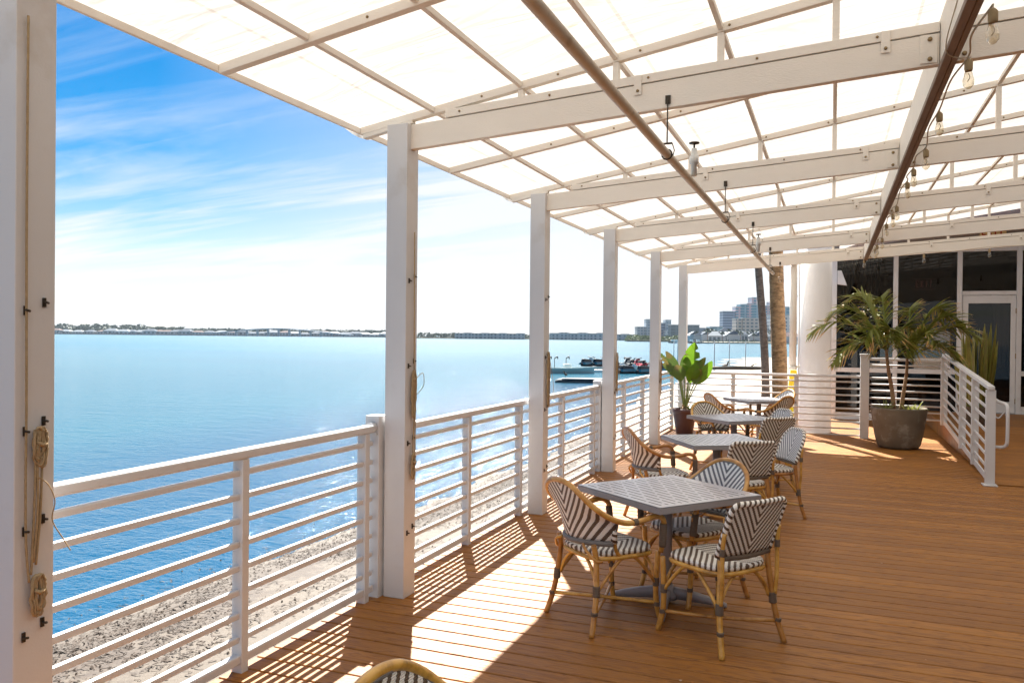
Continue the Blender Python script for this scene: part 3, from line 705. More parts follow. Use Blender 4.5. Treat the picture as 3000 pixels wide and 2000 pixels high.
# ------------------------------------------------------------------ canopy
can = empty('patio_canopy', (0, 4.55, 3.), 0, 'white canvas canopy on cream painted beams over the deck', 'canopy')
can_off = Vector((0, 4.55, 3.))
class CB(MB):
    def build(s, name, mat, parent=None, bevel=0., seg=2):
        s.v = [(x, y - 4.55, z - 3.) for x, y, z in s.v]; return MB.build(s, name, mat, parent or can, bevel, seg)
def zraf(x): return 3.117 + .163 * (x + 2.365)      # underside of the rafters
def zbeam(x): return 2.90 + .066 * (x + 2.55)       # underside of the beams
XE, XR = -2.93, 7.2
YB = [y + .075 for y in [-.77, 1.89, 4.55, 7.22, 9.87, 12.70, 15.20]]
BOLTS = []
for k, y in enumerate(YB):
    for (xa, xb) in ((-2.55, .49), (.555, XR)):
        b = CB(); h = .158
        b.hexa([(xa, y - .026, zbeam(xa)), (xb, y - .026, zbeam(xb)), (xb, y + .026, zbeam(xb)), (xa, y + .026, zbeam(xa)),
                (xa, y - .026, zbeam(xa) + h), (xb, y - .026, zbeam(xb) + h), (xb, y + .026, zbeam(xb) + h), (xa, y + .026, zbeam(xa) + h)])
        bm_ = b.build('beam', M['cream'], None, .003)
        b = CB(); h0, h1 = .164, .214; x_ = max(xa, -2.3)
        b.hexa([(x_, y - .031, zbeam(x_) + h0), (xb, y - .031, zbeam(xb) + h0), (xb, y + .031, zbeam(xb) + h0), (x_, y + .031, zbeam(x_) + h0),
                (x_, y - .031, zbeam(x_) + h1), (xb, y - .031, zbeam(xb) + h1), (xb, y + .031, zbeam(xb) + h1), (x_, y + .031, zbeam(x_) + h1)])
        cp = b.build('cap_rail', M['cream'], bm_, .002); cp.parent = bm_
        xs = [x for x in (-1.06, .24, 1.54, 2.84, 4.1, 5.4) if xa < x < xb]
        for x in xs:
            b = CB(); b.box(x - .022, x + .022, y - .037, y - .0315, zbeam(x) + .10, zbeam(x) + .213); b.build('bracket', M['cream'], bm_, .002)
            b = CB(); b.lathe([(.009, 0), (.0085, .006), (.004, .008)], 8); b.v = [(x + u, y - .0372 - w_, zbeam(x) + .122 + v) for u, v, w_ in b.v]; b.build('bolt', M['brass'], bm_)
        for i in range(14):
            x = xa + .35 + i * .6
            if x > xb - .1: break
            BOLTS.append((x, y - .0315, zbeam(x) + .19, bm_))
    # end plates where the beams meet the girder
    for x in (.445, .6):
        b = CB(); b.box(x - .045, x + .035, y - .034, y - .0275, zbeam(x) + .01, zbeam(x) + .155); pl = b.build('end_plate', M['cream'], None, .002)
        for zz_ in (.03, .13):
            b = CB(); b.lathe([(.012, 0), (.011, .008), (.005, .011)], 8); b.v = [(x + u, y - .0345 - w_, zbeam(x) + zz_ + v) for u, v, w_ in b.v]; b.build('bolt', M['brass'], None)
def rafter(y, xa, xb, nm='rafter'):
    b = CB(); h = .05
    b.hexa([(xa, y - .024, zraf(xa)), (xb, y - .024, zraf(xb)), (xb, y + .024, zraf(xb)), (xa, y + .024, zraf(xa)),
            (xa, y - .024, zraf(xa) + h), (xb, y - .024, zraf(xb) + h), (xb, y + .024, zraf(xb) + h), (xa, y + .024, zraf(xa) + h)])
    r = b.build(nm, M['cream'], None, .003)
    for i in range(20):
        x = -2.05 + i * .5
        if x > xb: break
        BOLTS.append((x, y - .0243, zraf(x) + .025, r))
mids = [(a + c) / 2 for a, c in zip(YB, YB[1:])]
for y in YB: rafter(y, XE, XR)
for y in mids: rafter(y, XE, XR)
BOLTS = [q for q in BOLTS if q[1] > 1.5 and q[0] < .8 + .62 * q[1] * .6]
BOLTS.sort(key=lambda q: q[0] ** 2 + q[1] ** 2 + (q[2] - 1.7) ** 2)
def bolt_mesh(b, x, y, z):
    bb = MB(); bb.lathe([(.0075, 0), (.007, .004), (.003, .007)], 8); o_ = len(b.v); b.v += [(x + u, y - w_, z + v) for u, v, w_ in bb.v]; b.f += [tuple(q + o_ for q in f_) for f_ in bb.f]
for q in BOLTS[:70]:
    b = CB(); bolt_mesh(b, *q[:3]); b.build('bolt', M['brass'], q[3])
b = CB()
for q in BOLTS[70:]: bolt_mesh(b, *q[:3])
tag(b.build('far_bolts', M['brass'], None), kind='stuff')
xp = [-2.39 + .5975 * i for i in range(16)]
for x in xp:
    b = CB(); z = zraf(x)
    ya = -2.6; cuts = sorted(YB + mids)
    for a, c in zip(cuts, cuts[1:]): b.box(x - .014, x + .014, a + .0245, c - .0245, z + .012, z + .044)
    b.box(x - .014, x + .014, -1.3, cuts[0] - .0245, z + .012, z + .044)
    b.build('purlin', M['cream'], None, .002)
    for y in YB:
        if zraf(x) - zbeam(x) - .214 > .03:
            b = CB(); b.box(x - .018, x + .018, y - .02, y + .02, zbeam(x) + .2145, zraf(x) - .0005); b.build('strut', M['cream'], None, .002)
# eave tube
b = CB(); b.box(XE - .018, XE - .0005, -1.3, 15.30, zraf(XE) + .008, zraf(XE) + .048); b.build('eave_edge', M['cream'], None, .004)
# short knee from post top to the eave
for y in YB:
    b = CB(); b.bar((-2.54, y, 3.085), (XE + .02, y, zraf(XE) - .012), .045, .03); b.build('eave_bracket', M['cream'], None, .003)
# canvas
def zc_(x, y):
    t = (y - YB[0]) / 1.33; s_ = abs(sin(pi * t)); return zraf(x) + .0545 - .006 * s_ * (1 if x > XE + .1 else 0)
b = CB(); b.grid(60, 110, lambda u, v: (XE - .02 + (XR - XE + .02) * u, -1.3 + 16.62 * v, zc_(XE - .02 + (XR - XE + .02) * u, -1.3 + 16.62 * v)))
cvs = b.build('canvas', M['canvas'], None)
# scalloped fall of the canvas at each post
for y in YB[1:]:
    b = CB(); b.grid(2, 12, lambda u, v: (XE - .021 - .004 * u, y - .45 + .9 * v, zraf(XE) + .05 - u * (.01 + .05 * (sin(pi * v) ** 3)))); b.build('valance', M['canvas'], None)
# cover that joins the canopy to the restaurant
b = CB(); b.grid(20, 10, lambda u, v: (.12 + 7.08 * u, 15.33 + 3.2 * v, zraf(.12 + 7.08 * u) + .05)); b.build('canvas', M['canvas'], None)
# main girder with a dark underside
b = CB(); b.box(.4935, .5515, -1.3, 15.28, 3.10, 3.335); g_ = b.build('girder', M['cream'], None, .004)
b = CB(); b.box(.488, .526, -1.3, 15.28, 3.068, 3.099); b.build('underside_board', M['brownedge'], None, .003)
b = CB(); b.box(.529, .556, -1.3, 15.28, 3.072, 3.0985); b.build('underside_board', M['brownedge'], None, .003)
# overhead pipe
o = empty('overhead_pipe', (-.885, 4.6, 2.74), 0, 'long weathered pipe hung lengthwise under the beams', 'pipe')
b = MB(); b.tube([(0.02, -5.8, 0), (0, 0, 0), (-.005, 8.9, .0)], .0245, 14); b.build('pipe_run', M['cream_dirty'], o)
for y in [y_ for y_ in YB[1:]]:
    b = MB(); yl = y - 4.6; zt_ = zbeam(-.885) - 2.74 + .045
    b.box(-.015, .015, yl - .034, yl - .0275, zt_ - .024, zt_ + .024); b.tube([(0, yl - .037, zt_), (.0, yl - .045, .06)], .004, 6)
    ring = [(.029 * sin(a), yl - .045, .029 * cos(a)) for a in [2 * pi * i / 16 for i in range(16)]]
    b.tube(ring, .004, 6, closed=True); b.tube([(-.03, yl - .045, .062), (.03, yl - .045, .062)], .006, 6)
    b.tube([(.03, yl - .045, .06), (.042, yl - .045, .02), (.034, yl - .045, -.01)], .003, 5); b.build('hanger', M['darkmetal'], o)
for y in (5.35, 10.3):
    b = MB(); yl = y - 4.6
    b.lathe([(.018, .02), (.018, .10), (.03, .102), (.03, .15), (.022, .155), (.018, .2)], 12, (0.03, yl, 0)); v_ = b.build('valve', M['boatwhite'], o)
    b = MB(); b.lathe([(.006, .2), (.006, .23), (.034, .232), (.034, .24)], 12, (.03, yl, 0)); b.build('handle', M['darkmetal'], v_)
# string lights
def light_bulb(parent, x, y, z, cord=.08):
    b = MB(); b.lathe([(.016, .0), (.019, .01), (.019, .045), (.012, .055), (.006, .06)], 12, (x, y, z)); s_ = b.build('socket', M['bulbbase'], parent)
    b = MB(); b.lathe([(.015, .002), (.019, -.02), (.026, -.045), (.024, -.068), (.012, -.083), (.002, -.087)], 14, (x, y, z)); bb_ = b.build('bulb', M['bulb'], s_)
    b = MB(); b.tube(spline([(x, y, z - .01), (x + .006, y, z - .03), (x - .004, y, z - .05)], 4), .0022, 5); b.build('filament', M['brass'], s_)
    b = MB(); b.tube([(x, y, z + .055), (x, y, z + cord)], .003, 5); b.build('drop_cord', M['wire'], s_)
o = empty('string_light', (.57, 4.5, 3.05), 0, 'string of clear bulbs hanging along the dark girder', 'string light')
by = [3.75, 4.45, 5.5, 6.35, 7.15, 7.85, 8.95, 9.65, 10.6, 11.7, 12.75, 13.5]
pts = []
for i, y in enumerate(by):
    zb = -.015 + .02 * ((i * 7) % 3 - 1)
    light_bulb(o, .02 + .01 * (i % 2), y - 4.5, zb - .03, .075)
    pts += [(.02 + .01 * (i % 2), y - 4.5, zb + .045), (.0, y - 4.5 + .4, .0 + .03)]
b = MB(); b.tube(spline(pts, 6), .0045, 6); b.build('cord', M['wire'], o)
b = MB(); b.tube(spline([(-.06, -.9, .22), (-.08, -.45, .12), (-.085, -.2, .02), (0, -.1, 0)], 6), .003, 5); b.build('tie', M['wire'], o)
o = empty('string_light', (1.4, 15.14, 3.1), 0, 'string of bulbs hanging below the last beam, in front of the dark windows', 'string light')
pts = []
for x in (.5, 1.42, 2.38, 3.3):
    light_bulb(o, x - 1.4, 0, zbeam(x) - 3.1 - .08, .09); pts += [(x - 1.4, 0, zbeam(x) - 3.1 + .012), (x - .95, -.01, zbeam(x + .45) - 3.1 - .012)]
b = MB(); b.tube(spline(pts, 6), .004, 6); b.build('cord', M['wire'], o)

# ------------------------------------------------------------------ tables
def make_table():
    t = empty('cafe_table')
    b = MB(); s_ = .41; zt = .725
    b.v += [(-s_, -s_, zt), (s_, -s_, zt), (s_, s_, zt), (-s_, s_, zt)]; k = len(b.v)
    uvq = [(-s_, -s_), (s_, -s_), (s_, s_), (-s_, s_)]
    b.face((0, 1, 2, 3), uv=uvq)
    b.v += [(x * .985, y * .985, zt - .004) for x, y, _ in b.v[:4]]; b.face((7, 6, 5, 4), uv=uvq[::-1]); b.build('tabletop', M['slotted'], t)
    b = MB(); e = .012
    for (x0_, x1_, y0_, y1_) in ((-s_, s_, -s_, -s_ + e), (-s_, s_, s_ - e, s_), (-s_, -s_ + e, -s_ + e, s_ - e), (s_ - e, s_, -s_ + e, s_ - e)): b.box(x0_ - .001, x1_ + .001, y0_ - .001, y1_ + .001, zt - .042, zt - .0045)
    b.build('rim', M['grey_metal'], t, .002)
    b = MB(); b.lathe([(.038, .09), (.038, .69)], 18); b.build('column', M['grey_metal'], t)
    b = MB(); b.box(-.14, .14, -.14, .14, .69, .70); b.bar((-.3, -.3, .695), (.3, .3, .695), .03, .02); b.bar((-.3, .3, .692), (.3, -.3, .692), .03, .02); b.build('mounting_plate', M['grey_metal'], t)
    b = MB(); b.lathe([(.075, .03), (.07, .06), (.055, .085), (.05, .115), (.04, .12)], 18); hub = b.build('base', M['grey_metal'], t)
    for k in range(4):
        b = MB(); a = pi / 4 + k * pi / 2; d = Vector((cos(a), sin(a), 0)); n_ = Vector((-sin(a), cos(a), 0)); base = len(b.v); rows = []
        for i in range(9):
            q = i / 8; r = .05 + .33 * q; hz = .075 * (1 - q ** 1.5) + .026; wd = .030 * (1 - .4 * q); zb = max(.006, .03 * (1 - q) + .006)
            for (sx, zz_) in ((-1, zb), (-1, hz - .012), (-.45, hz), (.45, hz), (1, hz - .012), (1, zb)): b.v.append(tuple(d * r + n_ * (wd * sx) + Vector((0, 0, zz_))))
        for i in range(8):
            for j in range(6):
                j2 = (j + 1) % 6; b.face((base + i * 6 + j, base + (i + 1) * 6 + j, base + (i + 1) * 6 + j2, base + i * 6 + j2), smooth=True)
        b.face([base + 48 + j for j in range(6)][::-1]); b.face([base + j for j in range(6)])
        ft = b.build('foot', M['grey_metal'], hub)
        b = MB(); c_ = d * .355; b.lathe([(.018, 0), (.018, .012)], 10, (c_.x, c_.y, 0)); b.build('glide', M['black'], hub)
    return t
T0 = make_table()
tables = [(-.975, 5.17, -38, 'nearest square grey slotted metal table, with three chairs around it'),
          (-1.02, 7.93, -57.6, 'second square grey table from the camera, armchair at its left'),
          (-1.115, 10.26, -44.3, 'third square grey table, left corner crossing an armchair back'),
          (-1.08, 13.47, -55, 'farthest square grey table, beside the end railing')]
for i, (x, y, a, lb) in enumerate(tables):
    t = T0 if i == 0 else copy_tree(T0)
    t.location = (x, y, 0); t.rotation_euler = (0, 0, radians(a)); tag(t, lb, 'table', 'grey cafe tables along the deck')

# ------------------------------------------------------------------ chairs (forward = +Y)
def tube_obj(name, pts, r, mat, parent, n=8, sp=6, **k):
    b = MB(); b.tube(spline(pts, sp) if sp else pts, r, n, **k); return b.build(name, mat, parent)
def wrap(parent, p0, p1, r):
    b = MB(); p0, p1 = Vector(p0), Vector(p1); m = 9
    b.tube([p0.lerp(p1, i / (m - 1)) for i in range(m)], [r * (1.0 + .07 * (i % 2)) for i in range(m)], 10); return b.build('binding', M['binding'], parent)
def seat_outline(w0=.225, w1=.20, yf=.235, yb=-.2, n=40):
    """rounded trapezoid, front wider"""
    out = []
    for i in range(n):
        a = 2 * pi * i / n; cx_, sy_ = cos(a), sin(a)
        e = .5
        x = math.copysign(abs(cx_) ** e, cx_); y = math.copysign(abs(sy_) ** e, sy_)
        yy = (yf + yb) / 2 + y * (yf - yb) / 2; ww = w1 + (w0 - w1) * (yy - yb) / (yf - yb)
        out.append((x * ww, yy))
    return out
def seat(parent, zs=.445, **k):
    ol = seat_outline(**k); n = len(ol); b = MB(); cx_, cy_ = 0, .02
    rings = [(1.0, zs - .012), (1.015, zs + .004), (.985, zs + .016), (.9, zs + .017), (.6, zs + .008), (.3, zs + .004), (.02, zs + .003)]
    for f, z in rings:
        for x, y in ol: b.v.append((cx_ + (x - cx_) * f, cy_ + (y - cy_) * f, z))
    for r in range(len(rings) - 1):
        for i in range(n):
            j = (i + 1) % n; q = (r * n + i, r * n + j, (r + 1) * n + j, (r + 1) * n + i)
            b.face(q, uv=[(b.v[t][0], -b.v[t][1]) for t in q], smooth=True)
    b.face([(len(rings) - 1) * n + i for i in range(n)], uv=[(b.v[(len(rings) - 1) * n + i][0], -b.v[(len(rings) - 1) * n + i][1]) for i in range(n)])
    b.face([i for i in range(n)][::-1], uv=[(b.v[i][0], -b.v[i][1]) for i in range(n)][::-1])
    s_ = b.build('seat', M['weave_seat'], parent)
    b = MB(); b.tube([(x * 1.0, y * 1.0, zs - .026) for x, y in ol], .013, 8, closed=True); b.build('seat_ring', M['rattan'], parent)
    return s_
FL = [(.222, .235, .43), (.222, .222, .26), (.225, .225, .12), (.238, .252, 0)]
RL = [(.185, -.178, .50), (.19, -.185, .42), (.21, -.20, .25), (.225, -.222, .12), (.245, -.255, 0)]
def legs(parent, rear=RL):
    for sx in (1, -1):
        l = tube_obj('leg', [(x * sx, y, z) for x, y, z in FL], [.0165] * 19, M['rattan'], parent)
        wrap(l, (.222 * sx, .2215, .225), (.222 * sx, .2215, .275), .0195); wrap(l, (.225 * sx, .225, .105), (.226 * sx, .227, .13), .0185)
        l = tube_obj('leg', [(x * sx, y, z) for x, y, z in rear], .0165, M['rattan'], parent)
        wrap(l, (.2115 * sx, -.2015, .215), (.2075 * sx, -.198, .275), .0215); wrap(l, (.2255 * sx, -.2228, .115), (.2275 * sx, -.2262, .135), .0185)
        tube_obj('brace', [(.224 * sx, .21, .25), (.218 * sx, .15, .33), (.212 * sx, .075, .405), (.208 * sx, .03, .413), (.205 * sx, -.03, .405), (.207 * sx, -.12, .32), (.21 * sx, -.185, .25)], .0105, M['rattan'], parent, 7)
    for yy, xx in ((.225, .21), (-.185, .195)):
        tube_obj('brace', [(xx, yy, .255), (xx - .05, yy, .345), (.07, yy * .97, .408), (0, yy * .96, .415), (-.07, yy * .97, .408), (-xx + .05, yy, .345), (-xx, yy, .255)], .0105, M['rattan'], parent, 7)
    tube_obj('stretcher', [(-.225, -.222, .125), (0, 0, .128), (.225, .225, .125)], .011, M['rattan'], parent, 7, 3)
    tube_obj('stretcher', [(.225, -.222, .118), (0, 0, .105), (-.225, .225, .118)], .011, M['rattan'], parent, 7, 3)
def side_chair(round_=.05, wv='weave'):
    c = empty('side_chair'); legs(c); seat(c)
    W, z0, z1 = .205, .52, .82
    def bk(u, v):        # u -1..1
        z = z0 + (z1 - z0) * v; t = z1 - z; w = W
        if t < round_: w = W - round_ + sqrt(max(0, round_ ** 2 - (round_ - t) ** 2))
        x = u * w; y = -.172 - .115 * v - .02 * (1 - (x / W) ** 2)
        return (x, y, z)
    vs = lambda v: 1 - (1 - v) ** 1.7
    b = MB(); b.panel(22, 22, lambda a, v: bk(a * 2 - 1, vs(v)), lambda a, v: (bk(a * 2 - 1, vs(v))[0], vs(v) * (z1 - z0) * 1.06), .016)
    b.cur = 1
    edge = [bk(-1, i / 14) for i in range(10)] + [bk(-1, vs(.55 + .45 * i / 14)) for i in range(15)] + [bk(-1 + 2 * i / 16, 1) for i in range(1, 16)] + [bk(1, vs(1 - .45 * i / 14)) for i in range(15)] + [bk(1, i / 14) for i in range(9, -1, -1)]
    ed = [edge[0]]
    for p in edge[1:]:
        if (Vector(p) - Vector(ed[-1])).length > .008: ed.append(p)
    b.tube(ed, .016, 8)
    b.build('backrest', [M[wv], M['barber']], c)
    l = tube_obj('back_rail', [(-.19, -.185, .508), (0, -.2, .503), (.19, -.185, .508)], .014, M['binding'], c)
    for sx in (1, -1):
        p = tube_obj('back_post', [(.213 * sx, -.212, .27), (.216 * sx, -.222, .40), (.216 * sx, -.222, .56), (.214 * sx, -.235, .66)], .012, M['rattan'], c)
        wrap(p, (.2165 * sx, -.222, .535), (.2163 * sx, -.2225, .575), .0155)
    return c
ARCH = [(0, -.325, .862), (.10, -.318, .848), (.175, -.298, .805), (.225, -.255, .748), (.262, -.185, .69), (.280, -.10, .65), (.284, -.02, .634), (.285, .08, .642), (.284, .16, .656), (.279, .215, .64), (.272, .238, .59), (.262, .238, .50), (.245, .235, .43)]
def arm_chair(wv='weave_arm'):
    c = empty('arm_chair'); legs(c, [(.185, -.205, .505), (.19, -.19, .42), (.21, -.20, .25), (.225, -.222, .12), (.245, -.255, 0)]); seat(c)
    full = [(-x, y, z) for x, y, z in ARCH[:0:-1]] + ARCH
    arch = tube_obj('arm_frame', full, .0165, M['rattan'], c, 10, 6)
    for sx in (1, -1):
        wrap(arch, (.275 * sx, .232, .605), (.258 * sx, .2375, .465), .0215); wrap(arch, (.2845 * sx, .0, .635), (.285 * sx, .03, .6365), .0195)
    # edge of the woven panel: inside the arch, then down to the bottom rail
    sl_ = spline(ARCH[:6], 8)
    def edge(z):
        if z >= .65:
            for a, d in zip(sl_, sl_[1:]):
                if d.z <= z <= a.z:
                    t = (a.z - z) / max(1e-6, a.z - d.z); p = a.lerp(d, t); return p.x * .955, p.y
            return (.0, -.32)
        t = (.65 - z) / .13
        return .280 * .955 - .045 * t, -.10 + .01 * t
    zt, zb = .852, .52
    def bk(u, v):
        z = zb + (zt - zb) * v; x_, ye = edge(z); x_ = max(x_, .004); yc = -.235 - .085 * v ** 1.1
        return (u * x_, yc + (ye - yc) * abs(u) ** 2.2, z)
    vs = lambda v: 1 - (1 - v) ** 1.8
    b = MB(); b.panel(24, 26, lambda a, v: bk(a * 2 - 1, vs(v)), lambda a, v: (bk(a * 2 - 1, vs(v))[0] * 1.25, vs(v) * (zt - zb) * 1.08), .014)
    b.build('backrest', M[wv], c)
    # dark cane cord between panel and arch
    b = MB(); b.tube([tuple(Vector(bk(-1, vs(i / 24))) + Vector((0, .004, 0))) for i in range(3, 24)] + [tuple(Vector(bk(1, vs(i / 24))) + Vector((0, .004, 0))) for i in range(23, 2, -1)], .008, 6); b.build('edge_cord', M['cane_grey'], c)
    low = [bk(-1 + i / 8, 0) for i in range(17)]
    b = MB(); b.tube([(x * 1.02, y - .006, z - .012) for x, y, z in low], .0165, 9); b.build('back_rail', M['cane_grey'], c)
    for sx in (1, -1):
        x_, y_, z_ = bk(sx, 0)
        p = tube_obj('back_post', [(x_, y_, z_ + .02), (x_ * .97, y_ + .02, .47), (x_ * .93, y_ + .055, .425)], .012, M['rattan'], c)
        b = MB(); b.cur = 0; b.tube([(x_ + .012 * sx, y_ - .01, .625), (x_, y_, z_ - .005)], .02, 8); b.build('woven_corner', M['barber'], p)
        tube_obj('back_brace', [(.11 * sx, -.228, .50), (.16 * sx, -.24, .475), (.205 * sx, -.205, .42), (.21 * sx, -.16, .41)], .009, M['rattan'], c, 7)
    return c
def place(proto, used, x, y, face, label, group):
    o = copy_tree(proto) if used else proto
    o.location = (x, y, 0); o.rotation_euler = (0, 0, radians(face - 90)); tag(o, label, 'chair', group); return o
AC = arm_chair(); SC = side_chair(.045); SR = side_chair(.14, 'weave_blue'); AB = arm_chair('weave_arm_blue')
G1 = 'wicker chairs around the tables'
place(AC, 0, -1.27, 4.735, 50.6, 'rattan armchair at the left of the nearest table, turned from the camera', G1)
place(SC, 0, -.58, 4.705, 143.5, 'square-backed wicker side chair at the right front of the nearest table', G1)
place(AB, 0, -.845, 5.43, 231, 'rattan armchair tucked behind the nearest table, front of its back in view', G1)
place(AC, 1, -1.475, 7.45, 32, 'rattan armchair at the left of the second table, seen from its side', G1)
place(SC, 1, -.762, 7.30, 124, 'square-backed wicker side chair at the near side of the second table', G1)
place(SR, 0, -.56, 8.18, 210, 'round-cornered wicker side chair at the right of the second table, closest to the open deck', G1)
place(AC, 1, -1.33, 10.50, -43, 'rattan armchair facing the camera behind the third table, right of the maroon pot', G1)
place(SC, 1, -.715, 9.55, 131, 'square-backed wicker side chair at the near side of the third table', G1)
place(SR, 1, -.77, 10.34, 218, 'round-cornered wicker side chair at the right of the third table', G1)
place(AC, 1, -1.46, 12.56, 34, 'rattan armchair at the left of the farthest table', G1)
place(AC, 1, -.86, 12.47, 150, 'rattan armchair at the right of the farthest table, arm reaching left', G1)
place(AB, 1, -.90, 13.78, 215, 'rattan armchair behind the farthest table, against the end railing', G1)
place(AC, 1, -.718, 1.70, -4, 'rattan chair back cut off by the bottom edge of the picture', G1)

# ------------------------------------------------------------------ plants
def frond(parent, name, base, az, length, rise, droop, mat, n=34, lw=.036, ll=.42, seed=0, twist=0., mat_r=None):
    """pinnate palm frond with a curved rachis and hanging leaflets"""
    rnd = random.Random(seed); d = Vector((cos(az), sin(az), 0)); pts = []
    for i in range(15):
        t = i / 14; pts.append(Vector(base) + d * (length * (t - .12 * t * t)) + Vector((0, 0, rise * sin(min(1, t * 1.25) * pi / 2) - droop * t ** 2.4)))
    b = MB(); b.tube(pts, [.011 * (1 - .8 * i / 14) + .0015 for i in range(15)], 5)
    b.cur = 1
    for i in range(n):
        t = .18 + .82 * (i + .5) / n; k = t * 14; j = min(13, int(k)); p = pts[j].lerp(pts[j + 1], k - j); tg = (pts[j + 1] - pts[j]).normalized()
        sd_ = tg.cross(Vector((0, 0, 1))).normalized()
        for sg in (1, -1):
            Lf = ll * (sin(pi * min(1, .15 + t * .8)) ** .7) * rnd.uniform(.75, 1.1)
            dr = (sd_ * sg * rnd.uniform(.55, .85) + tg * rnd.uniform(.55, .9) + Vector((0, 0, rnd.uniform(.1, .75) if sg > 0 else rnd.uniform(-.7, .1)))).normalized()
            wv = dr.cross(Vector((0, 0, 1))); wv = wv.normalized() if wv.length > 1e-3 else tg
            wv = (wv + Vector((0, 0, rnd.uniform(-.6, .6)))).normalized()
            q = p.copy(); base_i = len(b.v); m = 4
            for s_ in range(m + 1):
                f = s_ / m; ww = lw * (1 - f) ** .6 * .5 + .001
                sag = Vector((0, 0, -Lf * .26 * f * f))
                c_ = p + dr * Lf * f + sag
                b.v.append(tuple(c_ - wv * ww)); b.v.append(tuple(c_ + wv * ww))
            for s_ in range(m):
                a = base_i + 2 * s_; b.face((a, a + 1, a + 3, a + 2), uv=[(0, s_ / m), (1, s_ / m), (1, (s_ + 1) / m), (0, (s_ + 1) / m)])
    return b.build(name, [mat_r or M['stemgreen'], mat], parent)
def blades(parent, name, c, n, L_, r, mat, seed, wd=.02, up=1.):
    b = MB(); rnd = random.Random(seed)
    for i in range(n):
        a = rnd.uniform(0, 2 * pi); l = L_ * rnd.uniform(.6, 1.1); d = Vector((cos(a), sin(a), 0)); p = Vector(c) + d * r * rnd.random(); w_ = Vector((-sin(a), cos(a), 0)); base = len(b.v); sp_ = rnd.uniform(.3, 1.1)
        for s_ in range(6):
            f = s_ / 5; q = p + d * l * sp_ * f + Vector((0, 0, l * up * (f * .9 - .75 * f * f * sp_))); ww = wd * .5 * (1 - f ** 1.5) + .0008
            b.v.append(tuple(q - w_ * ww)); b.v.append(tuple(q + w_ * ww))
        for s_ in range(5): b.face((base + 2 * s_, base + 2 * s_ + 1, base + 2 * s_ + 3, base + 2 * s_ + 2), uv=[(0, s_ / 5), (1, s_ / 5), (1, (s_ + 1) / 5), (0, (s_ + 1) / 5)])
    return b.build(name, mat, parent)
# large potted palm
o = empty('potted_palm', (.99, 14.03, 0), 0, 'twin-stemmed palm in a large grey concrete bowl', 'potted palm')
b = MB(); b.lathe([(.24, 0), (.285, .015), (.315, .06), (.348, .2), (.378, .38), (.398, .53), (.408, .60), (.411, .625), (.404, .64), (.385, .64), (.372, .60), (.36, .55)], 48, capt=False); b.build('pot', M['concrete_pot'], o)
b = MB(); b.lathe([(.368, .575), (.2, .60), (.01, .615)], 24, capb=False); b.build('soil', M['seatpad_dark'], o)
b = MB(); b.tube(spline([(-.07, 0, .58), (-.10, 0, .9), (-.16, .0, 1.25), (-.19, 0, 1.55)], 5), [.036 - .001 * i for i in range(16)], 10); b.build('trunk', M['trunk_small'], o)
b = MB(); b.tube(spline([(.03, -.02, .58), (.06, -.02, .85), (.10, 0, 1.15), (.11, 0, 1.42)], 5), [.034 - .001 * i for i in range(16)], 10); b.build('trunk', M['trunk_small'], o)
F1 = [(181, 1.32, .62, .40), (196, .95, .30, .55), (168, 1.0, .82, .30), (150, .75, 1.0, .2), (232, .6, .5, .4), (100, .55, .95, .15), (35, .7, .55, .4), (275, .55, .5, .4)]
for i, (az, l, r, d) in enumerate(F1): frond(o, 'frond', (-.19, 0, 1.53), radians(az), l, r, d, M['frond'], seed=i, ll=.42)
F2 = [(0, 1.12, .66, .34), (-13, .92, .34, .42), (12, .95, .82, .28), (30, .8, .95, .25), (-48, .6, .55, .35), (80, .55, .9, .15), (148, .65, .5, .4), (-95, .5, .45, .4)]
for i, (az, l, r, d) in enumerate(F2): frond(o, 'frond', (.11, 0, 1.4), radians(az), l, r, d, M['frond'], seed=30 + i, ll=.42)
b = MB(); b.tube([(-.17, 0, 1.5), (-.30, 0, 1.95), (-.44, .02, 2.48)], [.006, .004, .0015], 5); b.build('spear_leaf', M['grasstuft'], o)
b = MB(); b.tube([(-.15, 0, 1.5), (-.2, 0, 1.9), (-.32, .02, 2.35)], [.006, .004, .0015], 5); b.build('spear_leaf', M['grasstuft'], o)
blades(o, 'grass_tuft', (-.2, -.1, .6), 26, .30, .08, M['grasstuft'], 1, .016)
blades(o, 'grass_tuft', (.12, -.2, .6), 22, .28, .08, M['grasstuft'], 2, .016)
blades(o, 'grass_tuft', (.24, .0, .6), 18, .26, .06, M['grasstuft'], 3, .014)
